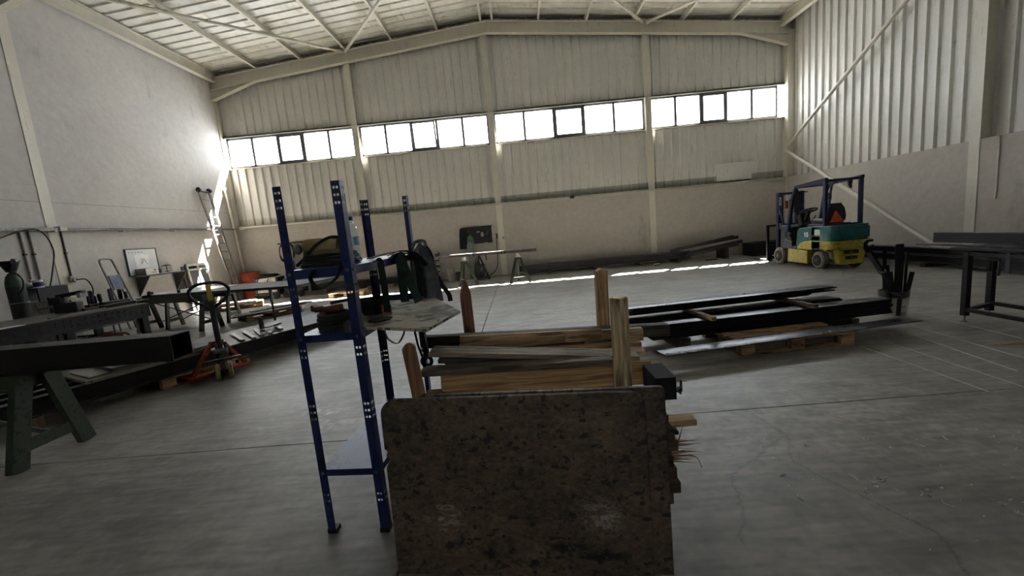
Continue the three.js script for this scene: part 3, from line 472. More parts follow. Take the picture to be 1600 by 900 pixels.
{ // planks between the stakes: x0, y0, x1, y1 = centre line of the board, h = height, d = depth
  const plank = (label, x0, y0, x1, y1, z, h, d, col, { old = true, zr = z, chew = 0 } = {}) => {
    const a = V3(x0, y0, z), b = V3(x1, y1, zr), L = a.distanceTo(b);
    const g = chew ? extr([[-L / 2, -h / 2], [L / 2, -h / 2], [L / 2, h / 2], [-L / 2 + chew * 0.6, h / 2], [-L / 2, h * 0.15]], d, 0.002) : bx(L, h, d, 0, 0, 0, 0, 0, 0, 0.0025);
    g.applyMatrix4(new THREE.Matrix4().makeBasis(V3().subVectors(b, a).normalize(), UP, V3(0, 0, 1)).setPosition((x0 + x1) / 2, (y0 + y1) / 2, (z + zr) / 2));
    return tag(part('plank', [g], wood(col, old), scene, { off: x0 * 5 + y0 * 7 + z }), label, 'plank', 'planks in the timber stack');
  };
  plank('long dark grey timber lying topmost at the back of the stack', -0.67, 0.825, 0.92, 0.775, -2.64, 0.075, 0.075, '#5a564e');
  plank('pale plank with dark drips along its face, below the dark back timber', -0.42, 0.835, 0.47, 0.805, -2.53, 0.072, 0.03, '#c9a370');
  plank('brown short plank lying slanted over the pale dripped plank', -0.42, 0.81, 0.235, 0.815, -2.475, 0.045, 0.03, '#a27f4e');
  plank('pale end of a plank right of the front right stake, near the top', 0.36, 0.79, 0.73, 0.782, -2.56, 0.078, 0.05, '#b29a6c');
  plank('plank under the slanted brown one, reaching past the right stake', -0.43, 0.765, 0.68, 0.745, -2.43, 0.055, 0.05, '#ad8a55');
  plank('grey weathered board sloping down to the right across the top of the stack', -0.545, 0.87, 0.6, 0.752, -2.24, 0.026, 0.14, '#8a857a', { chew: 0.03 });
  plank('pale short board end right of the stake, under the grey sloping board', 0.3, 0.752, 0.67, 0.742, -2.33, 0.026, 0.1, '#c6ab78');
  plank('dark board directly under the grey sloping board', -0.5, 0.825, 0.5, 0.72, -2.25, 0.03, 0.12, '#4d453c', { chew: 0.02 });
  plank('second dark board further down under the grey sloping board', -0.47, 0.795, 0.46, 0.695, -2.27, 0.028, 0.1, '#463d34');
  plank('rough grey-brown board with chewed left end above the wide pale plank', -0.585, 0.79, 0.44, 0.768, -2.14, 0.034, 0.09, '#71675a', { chew: 0.04 });
  plank('wide pale plank on edge stamped with dark marks at the front of the stack', -0.48, 0.722, 0.645, 0.7, -2.135, 0.098, 0.028, '#c39a5e', { old: false });
  plank('thin pale lath below the wide stamped plank', -0.46, 0.662, 0.6, 0.648, -2.12, 0.018, 0.07, '#cfae78', { old: false });
  plank('thin brown lath sticking out left at the bottom of the visible stack', -0.575, 0.655, 0.2, 0.64, -2.17, 0.016, 0.06, '#8b6a3d');
  const rows = [['#8f6f44', 0.62, 0.6], ['#a5824f', 0.565, 0.62], ['#7c6240', 0.5, 0.64], ['#96774b', 0.44, 0.66], ['#5e4a32', 0.37, 0.63], ['#86673d', 0.3, 0.65], ['#6f5636', 0.235, 0.66], ['#9a7d52', 0.17, 0.63], ['#745b3a', 0.1, 0.6], ['#86704c', 0.035, 0.61]];
  const where = ['topmost', 'second', 'third', 'fourth', 'fifth', 'sixth', 'seventh', 'eighth', 'ninth', 'lowest'];
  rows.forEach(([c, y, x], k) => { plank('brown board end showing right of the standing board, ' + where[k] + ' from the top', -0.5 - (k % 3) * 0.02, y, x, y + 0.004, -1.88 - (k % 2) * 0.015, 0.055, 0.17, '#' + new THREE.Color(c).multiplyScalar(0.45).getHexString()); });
  for (let k = 0; k < 7; k++) plank('broad brown board deep inside the stack, ' + where[k] + ' of the inner boards from the top', -0.5 + (k % 3) * 0.03, 0.65 - k * 0.1, 0.56 - (k % 2) * 0.03, 0.65 - k * 0.1, -2.44, 0.098, 0.48, rows[k][0]);
  plank('brown board under the long dark timber at the back of the stack', -0.5, 0.735, 0.7, 0.69, -2.62, 0.08, 0.1, '#7c6240');
  plank('brown board hidden under the pale dripped plank near the back', -0.45, 0.718, 0.62, 0.718, -2.49, 0.036, 0.16, '#8f6f44');
  plank('pale board end jutting far out to the right under the black tube', 0.2, 0.462, 0.81, 0.47, -1.995, 0.03, 0.075, '#c4a468', { old: false });
  plank('dark slat below the pale jutting board end', 0.2, 0.425, 0.72, 0.42, -2.0, 0.02, 0.07, '#2e2822');
  const sp = thing('splintered_board', 'broken board with a brush of long splinters jutting out right of the standing board', 'plank', [0.62, 0.315, -2.0]);
  part('board', bb(-0.4, 0.06, -0.055, 0.045, -0.04, 0.04), wood('#7d5c3a', true), sp);
  for (let k = 0; k < 22; k++) {
    const y = rnd(-0.05, 0.045), z = rnd(-0.035, 0.035), l = rnd(0.08, 0.2), r = rnd(0.003, 0.008), dr = rnd(-0.035, 0.012);
    const g = new THREE.ConeGeometry(1, 1, 5).scale(r, l, r * 1.4).rotateZ(-PI / 2).translate(l / 2 + 0.05, y, z); const p = g.attributes.position;
    for (let i = 0; i < p.count; i++) { const t = Math.max(0, p.getX(i) - 0.06); p.setY(i, p.getY(i) + dr * t * t * 40); p.setZ(i, p.getZ(i) + Math.sin(k) * t * 0.15); } g.computeVertexNormals();
    part('splinter', [g], wood(['#9c7446', '#74512f', '#b98f58'][k % 3]), sp, { off: k });
  }
  part('splinter', [new THREE.ConeGeometry(0.006, 0.12, 5).rotateZ(-0.3).translate(0.115, 0.095, 0.02)], wood('#b98f58'), sp);
  part('splinter', [ribbon([[0.15, -0.02, 0.03], [0.19, -0.04, 0.03], [0.205, -0.075, 0.035], [0.21, -0.09, 0.035]], [0, 0, 1], 0.004, 0.003)], wood('#74512f'), sp);
  const t = thing('steel_bracket', 'black square steel tube end with a small flanged fitting jutting out right of the stack', 'tube', [0.575, 0.66, -1.83]);
  part('tube_body', [section('tube', 0.093, 0.108, 0.004, V3(0.046, 0.054, 0), V3(0.046, 0.054, -0.2)), bb(0.003, 0.09, 0.003, 0.105, -0.006, -0.003)], mat('paint', '#070708', 0.9), t);
  part('fitting', [extr([[0.093, 0.03], [0.1, 0.03], [0.113, 0.018], [0.118, 0.018], [0.118, 0.05], [0.113, 0.05], [0.1, 0.038], [0.093, 0.038]], 0.02).translate(0, 0, -0.02), bb(0.118, 0.123, 0.03, 0.085, -0.03, -0.01)], MT.black, t);
}

// ---------- right: steel plates on a pallet, bucket, bench ----------
const palletWood = ['#b48e58', '#a67f4c', '#bd9862', '#9b7747'];
function makePallet(label, x, z, turn, L = 1.2, W = 0.8) {                          // L along x, W along z, top at 0.144
  const p = thing('pallet', label, 'pallet', [x, 0, z], turn);
  const nb = 5; for (let k = 0; k < nb; k++) part('deck_board', bx(L, 0.022, k % 2 ? 0.1 : 0.14, 0, 0.133, -W / 2 + 0.07 + k * (W - 0.14) / 4, 0, 0, 0, 0.002), wood(palletWood[k % 4], true), p, { off: k });
  for (const i of [-1, 0, 1]) part('stringer_board', bx(0.14, 0.022, W, i * (L / 2 - 0.07), 0.111, 0, 0, 0, 0, 0.002), wood(palletWood[(i + 1) % 4], true), p, { off: i });
  for (const k of [-1, 0, 1]) part('bottom_board', bx(L, 0.022, 0.1, 0, 0.011, k * (W / 2 - 0.05), 0, 0, 0, 0.002), wood(palletWood[(k + 2) % 4], true), p, { off: k + 4 });
  for (const i of [-1, 0, 1]) for (const k of [-1, 0, 1]) part('block', bx(0.14, 0.078, 0.1, i * (L / 2 - 0.07), 0.061, k * (W / 2 - 0.05), 0, 0, 0, 0.002), wood(palletWood[(i + k + 4) % 4], true), p, { off: i * 3 + k });
  return p;
}
const font = await new FontLoader().loadAsync('fonts/droid/droid_sans_bold.typeface.json');
const text = (s, size, d = 0.002) => { const g = new TextGeometry(s, { font, size, depth: d, curveSegments: 3, bevelEnabled: false }); g.computeBoundingBox(); const b = g.boundingBox; return g.translate(-(b.max.x + b.min.x) / 2, -(b.max.y + b.min.y) / 2, 0); };
{
  const p = makePallet('wooden pallet carrying the stacked steel flats, stamped on its middle front block', 2.78, -4.62, 0.05, 1.2, 0.84);
  part('stamp', [text('18514', 0.03).translate(0, 0.06, 0.42)], mat(null, '#3a2a18', 0.9), p);
  tag(part('timber_bearer', [bx(0.1, 0.144, 0.95, 1.72, 0.072, -4.95, 0, 0.09, 0, 0.004)], wood('#5b4a33', true)), 'dark timber bearer on the floor under the left end of the steel flats', 'timber');
  tag(part('timber_bearer', [bx(0.1, 0.144, 0.7, 3.75, 0.072, -5.05, 0, 0.09, 0, 0.004)], wood('#54442f', true)), 'dark timber bearer on the floor under the right end of the steel flats', 'timber');
  // dir of the bars: from left to right slightly away from the viewer
  const flat = (label, x0, z0, x1, z1, y, t, w, m, group) => {
    const a = V3(x0, y + t / 2, z0), b = V3(x1, y + t / 2, z1), g = basis(bx(w, t, a.distanceTo(b), 0, 0, 0, 0, 0, 0, 0.0012), a, b, UP);
    return tag(part('steel_flat', [g], m, scene, { off: x0 + y * 9 }), label, 'steel bar', group);
  };
  const M1 = mat('steel', '#4a4c55', 0.36, 0.75), M2 = mat('steel', '#3c3d45', 0.4, 0.75), M3 = mat('steel', '#565963', 0.33, 0.75);
  const ord = ['bottom', 'second', 'third', 'fourth', 'fifth', 'sixth', 'seventh', 'eighth', 'ninth', 'tenth', 'eleventh'];
  for (let k = 0; k < 9; k++) { const o = rnd(-0.04, 0.04), s = rnd(-0.008, 0.008), st = k === 8 ? 0.2 : k === 7 ? 0.04 : 0; flat('long dark steel flat in the front stack on the pallet, ' + ord[k] + ' from below', 1.36 + o + st, -4.6 + s - st * 0.11, 4.27 + o * 0.7, -4.92 + s, 0.1445 + k * 0.0182, 0.018, 0.2, [M1, M2][k % 2], 'steel flats in the front stack'); }
  for (let k = 0; k < 9; k++) { const o = rnd(-0.04, 0.04); flat('long dark steel flat in the low rear stack behind the front one, ' + ord[k] + ' from below', 1.22 + o, -4.92, 3.95 + o, -5.24, 0.1445 + k * 0.0182, 0.018, 0.22, M2, 'steel flats in the low rear stack'); }
  const Yb = 0.1445 + 9 * 0.0182;
  const bat = (label, x0, z0, x1, z1, c) => tag(part('batten', [basis(bx(0.06, 0.045, Math.hypot(x1 - x0, z1 - z0), 0, 0, 0, 0, 0, 0, 0.003), V3(x0, Yb + 0.0235, z0), V3(x1, Yb + 0.0235, z1), UP)], wood(c, true)), label, 'batten');
  bat('pale wooden batten, left of two, lying across the steel flats', 2.08, -4.5, 1.97, -5.35, '#9b8763'); bat('dark wooden batten, right of two, lying across the steel flats', 3.32, -4.68, 3.22, -5.5, '#77694f');
  const Yt = Yb + 0.0465;
  for (let k = 0; k < 6; k++) { const o = [0, 0.1, -0.06, 0.05, 0.02, -0.03][k], e = [-0.32, -0.3, 0.02, -0.12, 0.06, 0][k]; flat('steel flat in the upper rear bundle on the battens, ' + ord[k] + ' from below', 1.24 + o, -4.98 + rnd(-0.02, 0.02), 3.9 + e, -5.31 + rnd(-0.02, 0.02) - e * 0.11, Yt + k * 0.0142, 0.014, 0.19, k === 5 ? M3 : M2, 'steel flats in the upper rear bundle'); }
  flat('long thin steel flat lying alone on the front edge of the pallet', 1.33, -4.03, 4.24, -4.5, 0.1445, 0.008, 0.2, M3);
}
{
  const b = thing('bucket', 'old white bucket with dark rim and label stuffed with upright steel offcuts', 'bucket', [4.72, 0, -5.28]);
  part('pail', lathe([[0, 0.004], [0.125, 0], [0.15, 0.3], [0.156, 0.3], [0.156, 0.31], [0.146, 0.31], [0.12, 0.012], [0, 0.012]]), mat('paint', '#a9a69c', 0.6), b);
  part('rim_band', lathe([[0.146, 0.235], [0.15, 0.235], [0.157, 0.312], [0.152, 0.312]]), mat('paint', '#191a22', 0.5), b);
  const lb = lathe([[0.1275, 0.02], [0.1455, 0.225]], 40); lb.deleteAttribute('uv');
  part('label_patch', [new THREE.CylinderGeometry(0.1475, 0.132, 0.17, 12, 1, true, -0.15, 0.85).translate(0, 0.135, 0)], mat('paint', '#d9d7d0', 0.6), b);
  part('dirty_streak', [new THREE.CylinderGeometry(0.148, 0.128, 0.225, 8, 1, true, -0.5, 0.35).translate(0, 0.12, 0)], MT.black, b);
  part('wire_handle', [tube([[-0.155, 0.29, 0], [-0.165, 0.33, 0.06], [-0.12, 0.3, 0.12], [-0.04, 0.262, 0.16]], 0.004, 24, 6)], mat('steel', '#b5b5b0', 0.4, 0.8), b);
  const off = (label, a, c, w, t, roll = 0) => tag(part('steel_offcut', [basis(bx(w, t, V3(...a).distanceTo(V3(...c)), 0, 0, 0, 0, 0, roll), V3(...a), V3(...c), V3(0, 0, 1))], mat('steel', '#3f4145', 0.5, 0.5)), label, 'steel bar', 'steel offcuts in the bucket');
  off('tallest broad steel offcut standing upright in the bucket', [4.75, 0.02, -5.26], [4.745, 0.9, -5.25], 0.1, 0.008);
  off('second upright steel offcut right of the tallest one in the bucket', [4.79, 0.02, -5.3], [4.82, 0.78, -5.31], 0.09, 0.006);
  off('thin upright steel offcut at the right edge of the bucket', [4.81, 0.02, -5.24], [4.85, 0.8, -5.26], 0.022, 0.02);
  off('short steel offcut leaning out at the right rim of the bucket', [4.8, 0.02, -5.24], [4.885, 0.54, -5.22], 0.06, 0.006);
  off('leaning steel offcut behind the tall ones in the bucket, tilted to the right', [4.68, 0.02, -5.36], [4.69, 0.83, -5.4], 0.05, 0.006);
  off('short broad steel offcut at the left of the bucket', [4.68, 0.02, -5.24], [4.57, 0.56, -5.2], 0.11, 0.006);
  off('short steel offcut in the middle of the bucket behind the clamp', [4.7, 0.02, -5.3], [4.65, 0.63, -5.34], 0.1, 0.006);
  off('stubby steel offcut leaning left over the rim of the bucket', [4.7, 0.02, -5.2], [4.54, 0.45, -5.17], 0.06, 0.005);
  const w = thing('adjustable_spanner', 'big adjustable spanner with open jaws leaning in the bucket', 'spanner', [4.72, 0, -5.22]);
  const A = V3(0.03, 0.16, 0.02), B = V3(-0.4, 0.84, 0.03);
  part('shaft', [bar(A, B, 0.02, 0.055, V3(0, 0, 1)), bar(A.clone().lerp(B, 0.62), B, 0.03, 0.075, V3(0, 0, 1))], mat('steel', '#53575b', 0.4, 0.7), w);
  const jaw = extr([[-0.03, -0.05], [0.035, -0.05], [0.05, -0.01], [0.09, 0.0], [0.075, 0.03], [0.02, 0.022], [0.005, 0.05], [0.03, 0.075], [0.085, 0.065], [0.09, 0.095], [0.02, 0.11], [-0.03, 0.09], [-0.05, 0.03]], 0.022, 0.003).rotateZ(0.25).translate(-0.425, 0.885, 0.03);
  part('jaw', [jaw], mat('steel', '#45484b', 0.45, 0.6), w);
  part('grip_ring', [cyl(0.042, 0.042, 0.02, 14, 0, 0, 0).rotateZ(0.56).translate(-0.236, 0.581, 0.03)], MT.alu, w);
}
{ // workbench frame on the right, running along z
  const b = thing('steel_bench', 'dark steel bench frame on screw feet with low rails at the right edge', 'workbench', [5.24, 0, -4.0]);
  const M = mat('paint', '#17181b', 0.5, 0.3), x0 = -0.2, x1 = 0.22;
  for (const [x, z] of [[x0, -0.73], [x1, -0.86], [x0, 1.1], [x1, 1.1]]) { const l = part('leg', section('tube', 0.055, 0.055, 0.004, V3(x, 0.07, z), V3(x, 0.8, z), V3(0, 0, 1)), M, b); part('levelling_foot', [cyl(0.008, 0.008, 0.09, 10, x, 0.045, z), cyl(0.022, 0.026, 0.012, 16, x, 0.006, z)], MT.alu, l); }
  for (const y of [0.14, 0.78]) { part('rail', section('tube', 0.04, 0.04, 0.003, V3(x0, y, -0.73), V3(x0, y, 1.1)), M, b); part('rail', section('tube', 0.04, 0.04, 0.003, V3(x1, y + 0.02, -0.86), V3(x1, y + 0.02, 1.1)), M, b); part('rail', section('tube', 0.04, 0.04, 0.003, V3(x0, y, -0.72), V3(x1, y + 0.01, -0.84)), M, b); part('rail', section('tube', 0.04, 0.04, 0.003, V3(x0, y, 1.08), V3(x1, y, 1.08)), M, b); }
  part('top_plate', [bb(x0 - 0.03, x1 + 0.04, 0.82, 0.85, -0.9, 1.15, 0.003)], M, b);
  tag(part('channel_beam', [section('channel', 0.1, 0.12, 0.006, V3(5.3, 0.935, -5.35), V3(5.3, 0.935, -2.9), UP)], mat('steel', '#33353d', 0.4, 0.5)), 'dark steel channel lying lengthwise on the right bench, overhanging its far end', 'steel bar');
  tag(part('steel_strip', [bb(5.1, 5.22, 0.852, 0.862, -5.42, -3.1)], mat('steel', '#5a5d66', 0.35, 0.6)), 'thin steel strip lying beside the channel and jutting past the bench', 'steel bar');
  tag(part('steel_tube', [section('tube', 0.05, 0.05, 0.003, V3(5.42, 0.878, -4.6), V3(5.42, 0.878, -2.9))], mat('steel', '#2c2e34', 0.4, 0.5)), 'dark square tube behind the channel on the right bench', 'tube');
  const cl1 = (label, x, y, z, k) => { const c = thing('screw_clamp', label, 'clamp', [x, y, z]); part('clamp_bar', [bb(-0.012, 0.012, -0.2, 0.06, -0.006, 0.006)], M, c); part('clamp_jaw', [bb(-0.012, 0.012, 0.04, 0.065, -0.006, 0.09), bb(-0.014, 0.014, -0.09, -0.06, -0.008, 0.09)], MT.black, c); part('clamp_screw', [cyl(0.007, 0.007, 0.16, 10, 0, -0.1, 0.08), cyl(0.014, 0.014, 0.07, 12, 0, -0.21, 0.08)], k ? MT.alu : BOLT, c); };
  cl1('screw clamp hanging on the far end of the right bench', 5.1, 0.8, -4.76 + 0.2, 0); cl1('screw clamp hanging near the picture edge on the right bench', 5.06, 0.8, -4.15, 1); 
  const g = thing('angle_plate', 'light grey steel tab hanging below the right bench top', 'plate', [5.02, 0, -4.33]); part('tab', [bb(-0.004, 0.004, 0.6, 0.82, -0.02, 0.02)], mat('steel', '#77777c', 0.45, 0.5), g);
  const v = thing('bench_clamp', 'bright metal clamp gripping the channel at the picture edge', 'clamp', [5.2, 0.99, -4.1]);
  part('clamp_frame', [bb(-0.02, 0.02, 0, 0.03, -0.02, 0.14), bb(-0.02, 0.02, -0.3, 0.03, -0.03, 0.0), bx(0.025, 0.14, 0.02, 0, 0.02, 0.1, 0.5)], mat('steel', '#1f2024', 0.45, 0.5), v); part('clamp_spindle', [cyl(0.012, 0.012, 0.12, 12, 0, 0.06, 0.03), cyl(0.02, 0.02, 0.02, 12, 0, 0.12, 0.03)], BOLT, v);
  tag(part('wood_sliver', [extr([[0, 0], [0.34, 0.016], [0.34, -0.016]], 0.012).rotateX(-PI / 2).translate(4.42, 0.0065, -3.9)], wood('#a98c5e')), 'pointed sliver of wood lying on the floor before the right bench', 'wood');
}

// ---------- forklift, facing the back wall ----------
{
  const f = thing('forklift', 'teal and yellow forklift with dark blue mast and overhead guard parked by the right wall', 'forklift', [7.22, 0, -10.1]);
  const TEAL = mat('paint', '#1b676a', 0.42, 0.05), YEL = mat('paint', '#bdae3a', 0.45, 0.05), NAVY = mat('paint', '#232a52', 0.45, 0.2), DK = mat('paint', '#1b1d24', 0.6), GREY = mat('paint', '#8f8d7c', 0.5);
  const X0 = -0.42, X1 = 0.42;                                                     // sides
  const side = (pts, x0, x1, bev = 0.012) => extr(pts.map(([z, y]) => [-z, y]), x1 - x0, bev).rotateY(PI / 2).translate((x0 + x1) / 2, 0, 0);   // outline in (z, y)
  // wheels
  const wheel = (x, z, r, w, s) => {
    const t = part('wheel', [wheelY(r, w, 32).rotateZ(PI / 2).translate(x, r, z)], mat('paint', '#8d887c', 0.9), f, { crease: 0.6 });
    part('rim', [cyl(r * 0.58, r * 0.62, 0.02, 28, x + s * w * 0.5, r, z, 'x'), new THREE.TorusGeometry(r * 0.6, 0.012, 8, 32).rotateY(PI / 2).translate(x + s * w * 0.5, r, z)], mat('paint', '#1d1b19', 0.8), t);
    part('hub', [cyl(r * 0.24, r * 0.28, 0.03, 20, x + s * (w * 0.5 + 0.01), r, z, 'x'), ...Array.from({ length: 6 }, (_, k) => cyl(0.01, 0.01, 0.02, 8, x + s * (w * 0.5 + 0.012), r + Math.cos(k * PI / 3) * r * 0.42, z + Math.sin(k * PI / 3) * r * 0.42, 'x'))], mat('paint', '#4c473f', 0.7), t);
  };
  wheel(-0.36, -0.86, 0.22, 0.17, -1); wheel(0.36, -0.86, 0.22, 0.17, 1); wheel(-0.34, 0.52, 0.195, 0.16, -1); wheel(0.34, 0.62, 0.195, 0.16, 1);
  // yellow chassis with rounded counterweight (rear is +z)
  part('side_skirt', [side([[-0.52, 0.09], [0.2, 0.09], [0.2, 0.4], [-0.5, 0.42]], X0 - 0.01, X1 + 0.01)], YEL, f);
  part('step_well', [side([[-0.82, 0.42], [-0.2, 0.42], [-0.18, 0.49], [-0.82, 0.49]], X0 + 0.01, X1 - 0.01), side([[-0.84, 0.2], [-0.5, 0.2], [-0.5, 0.45], [-0.84, 0.45]], X0 + 0.16, X1 - 0.16)], DK, f);
  part('wheel_housing', [side([[0.2, 0.14], [0.8, 0.14], [0.8, 0.48], [0.2, 0.48]], X0 + 0.14, X1 - 0.14)], DK, f);
  const ctw = (y0, y1, z0, x0, x1, r, hole) => { const s = new THREE.Shape(); s.moveTo(x0, -z0); s.lineTo(x1, -z0); s.lineTo(x1, -0.84 + r * 0.6); s.quadraticCurveTo(x1, -0.96, x1 - r, -0.97); s.lineTo(x0 + r, -0.97); s.quadraticCurveTo(x0, -0.96, x0, -0.84 + r * 0.6); s.closePath(); return new THREE.ExtrudeGeometry(s, { depth: y1 - y0, bevelEnabled: true, bevelSize: 0.012, bevelThickness: 0.012, bevelSegments: 2, curveSegments: 10 }).rotateX(-PI / 2).translate(0, y0, 0); };
  const cw = part('counterweight', [ctw(0.46, 0.62, 0.35, X0, X1, 0.14), extr([[X0 + 0.14, 0.46], [X0 + 0.19, 0.14], [X0 + 0.23, 0.11], [X1 - 0.2, 0.11], [X1 - 0.16, 0.14], [X1 - 0.06, 0.46]], 0.26, 0.015).translate(0, 0, 0.83)], YEL, f);
  part('wheel_arch', [extr([[X0, 0.45], [X0 + 0.14, 0.45], [X0 + 0.2, 0.12], [X0 + 0.17, 0.12], [X0 + 0.1, 0.38], [X0, 0.42]], 0.1, 0.005).translate(0, 0, 0.76)], GREY, cw);
  part('vent_recess', [bb(-0.16, 0.16, 0.34, 0.42, 0.955, 0.966), bb(-0.12, 0.14, 0.22, 0.29, 0.955, 0.964)], DK, cw);
  part('tow_pin', [cyl(0.014, 0.014, 0.1, 12, 0.0, 0.26, 0.962), bb(-0.03, 0.03, 0.35, 0.41, 0.962, 0.972)], mat('steel', '#9b8c40', 0.5, 0.4), cw);
  part('seam', [bb(X0 + 0.03, X1 - 0.02, 0.462, 0.468, 0.96, 0.984), bb(X0 + 0.08, X1 - 0.02, 0.632, 0.642, 0.95, 0.987)], DK, cw);
  part('teal_rear_hood', [ctw(0.65, 0.96, 0.35, X0, X1, 0.14)], TEAL, f);
  part('rear_panel', [bb(X0 + 0.14, X1 - 0.05, 0.68, 0.92, 0.975, 0.989, 0.006)], TEAL, f);
  part('rear_badge', [text('ELECTRIC', 0.028).scale(1.6, 1, 1).translate(0.16, 0.89, 0.989)].slice(0, 0).concat([bb(0.06, 0.3, 0.87, 0.9, 0.988, 0.991)]), mat('paint', '#0f3d42', 0.5), f);
  part('corner_panel', [side([[0.33, 0.45], [0.62, 0.45], [0.62, 0.94], [0.34, 0.95]], X0 - 0.012, X0 + 0.05), bb(X0 - 0.018, X0, 0.74, 0.755, 0.36, 0.68)], mat('paint', '#7d9c86', 0.4, 0.1), f);
  part('tail_light', [bb(X0 - 0.016, X0 + 0.02, 0.77, 0.9, 0.44, 0.62, 0.01)], mat(null, '#bfd0c6', 0.25), f);
  part('battery_hood', [side([[-0.2, 0.5], [0.36, 0.64], [0.36, 0.965], [-0.1, 0.93], [-0.17, 0.87]], X0 - 0.01, X1 + 0.01, 0.02)], TEAL, f);
  part('yellow_side_panel', [side([[-0.16, 0.43], [0.36, 0.43], [0.36, 0.64], [0.12, 0.62], [-0.02, 0.585], [-0.14, 0.5]], X0 - 0.016, X1 + 0.016, 0.01)], YEL, f);
  part('model_number', [text('15', 0.105, 0.004).rotateY(-PI / 2).translate(X0 - 0.016, 0.78, 0.17)], mat(null, '#e8ece6', 0.5), f);
  part('stripe', [bb(X0 - 0.018, X0 - 0.01, 0.765, 0.785, -0.06, 0.08)], mat('paint', '#0f3d42', 0.5), f);
  // cab: dash, steering wheel, seat
  part('dash', [side([[-0.86, 0.48], [-0.42, 0.48], [-0.4, 0.62], [-0.56, 0.95], [-0.66, 1.0], [-0.84, 1.0]], X0 + 0.02, X1 - 0.02, 0.015), bx(0.24, 0.28, 0.14, -0.06, 1.1, -0.46, -0.3, 0, 0, 0.02)], DK, f);
  part('foot_step', [side([[-0.7, 0.42], [-0.35, 0.42], [-0.38, 0.6], [-0.68, 0.66]], X0, X1, 0.01), side([[-0.62, 0.74], [-0.46, 0.72], [-0.44, 0.8], [-0.62, 0.86]], X0, X0 + 0.05, 0.005)], mat('paint', '#23283f', 0.5), f);
  const st = part('steering_wheel', [new THREE.TorusGeometry(0.17, 0.017, 10, 40).rotateX(PI / 2 - 0.3).translate(-0.08, 1.33, -0.26)], MT.black, f);
  part('column_cover', [rod(V3(-0.08, 1.31, -0.26), V3(-0.06, 1.05, -0.42), 0.045, 16), bx(0.3, 0.02, 0.04, -0.08, 1.33, -0.26, -0.3, 0, 0, 0.006), bx(0.03, 0.02, 0.32, -0.08, 1.33, -0.26, -0.3, 0, 0, 0.006)], DK, st);
  part('lever', [rod(V3(-0.28, 0.95, -0.62), V3(-0.3, 1.12, -0.66), 0.01), cyl(0.018, 0.018, 0.05, 12, -0.3, 1.13, -0.66), rod(V3(0.12, 1.0, -0.5), V3(0.2, 1.2, -0.42), 0.012)], MT.black, f);
  const seat = part('seat', [bx(0.44, 0.12, 0.46, -0.02, 1.06, 0.28, 0.06, 0, 0, 0.05), bb(-0.3, 0.28, 0.95, 1.01, 0.0, 0.6, 0.02)], MT.black, f);
  const bk = extr([[-0.2, 0], [0.2, 0], [0.23, 0.1], [0.22, 0.28], [0.15, 0.4], [-0.13, 0.4], [-0.21, 0.29], [-0.23, 0.1]], 0.12, 0.03).rotateX(-0.18).translate(-0.03, 1.06, 0.53);
  part('backrest', [bk], mat('paint', '#20211f', 0.7), seat);
  part('warning_triangle', [extr([[-0.16, 0], [0.15, 0], [0.0, 0.26]], 0.008, 0.001).rotateX(-0.2).translate(-0.13, 1.04, 0.72)], mat('paint', '#e8552a', 0.5), f);
  // overhead guard
  const g = part('overhead_guard', [bar(V3(X0 + 0.03, 0.72, -0.6), V3(X0 + 0.03, 1.72, -0.37), 0.06, 0.07), bar(V3(X0 + 0.03, 1.72, -0.37), V3(X0 + 0.03, 1.92, -0.26), 0.06, 0.06), bar(V3(X1 - 0.03, 0.72, -0.6), V3(X1 - 0.03, 1.72, -0.37), 0.06, 0.07), bar(V3(X1 - 0.03, 1.72, -0.37), V3(X1 - 0.03, 1.92, -0.26), 0.06, 0.06),
    bar(V3(X0 + 0.03, 1.92, -0.28), V3(X0 + 0.03, 1.99, 0.74), 0.07, 0.06), bar(V3(X1 - 0.03, 1.92, -0.28), V3(X1 - 0.03, 1.99, 0.74), 0.07, 0.06),
    bb(X0 + 0.0, X0 + 0.07, 0.94, 1.99, 0.66, 0.74, 0.01), bb(X1 - 0.07, X1, 0.94, 1.99, 0.66, 0.74, 0.01), bb(X0, X1, 1.93, 1.985, 0.68, 0.74, 0.01), bb(X0, X1, 1.89, 1.93, -0.3, -0.24, 0.01), bb(X0 + 0.05, X1 - 0.05, 0.95, 1.0, 0.66, 0.75)], NAVY, f);
  for (let k = 0; k < 5; k++) part('guard_bar', [bar(V3(-0.26 + k * 0.13, 1.91, -0.27), V3(-0.26 + k * 0.13, 1.97, 0.7), 0.035, 0.02)], NAVY, g);
  part('beacon', [cyl(0.045, 0.055, 0.03, 20, 0.22, 1.92, 0.6), cyl(0.05, 0.035, 0.1, 20, 0.22, 1.86, 0.6), cyl(0.03, 0.03, 0.05, 16, 0.22, 1.79, 0.62)], mat('paint', '#3c2a20', 0.5), f);
  part('grab_handle', [tube([[-0.2, 1.1, 0.5], [-0.17, 1.4, 0.52], [-0.12, 1.75, 0.5], [-0.02, 1.9, 0.42], [0.12, 1.94, 0.36]], 0.024, 24, 8), bb(-0.2, -0.13, 1.55, 1.7, 0.48, 0.55, 0.01)], NAVY, f);
  // mast
  const m = part('mast', [bb(-0.3, -0.2, 0.12, 1.85, -1.2, -1.1, 0.006), bb(0.28, 0.38, 0.12, 1.85, -1.2, -1.1, 0.006), bb(-0.3, 0.38, 1.78, 1.84, -1.19, -1.13), bb(-0.3, 0.38, 0.75, 0.83, -1.19, -1.13), bb(-0.19, -0.13, 0.12, 1.82, -1.23, -1.15), bb(0.21, 0.27, 0.12, 1.82, -1.23, -1.15)], NAVY, f);
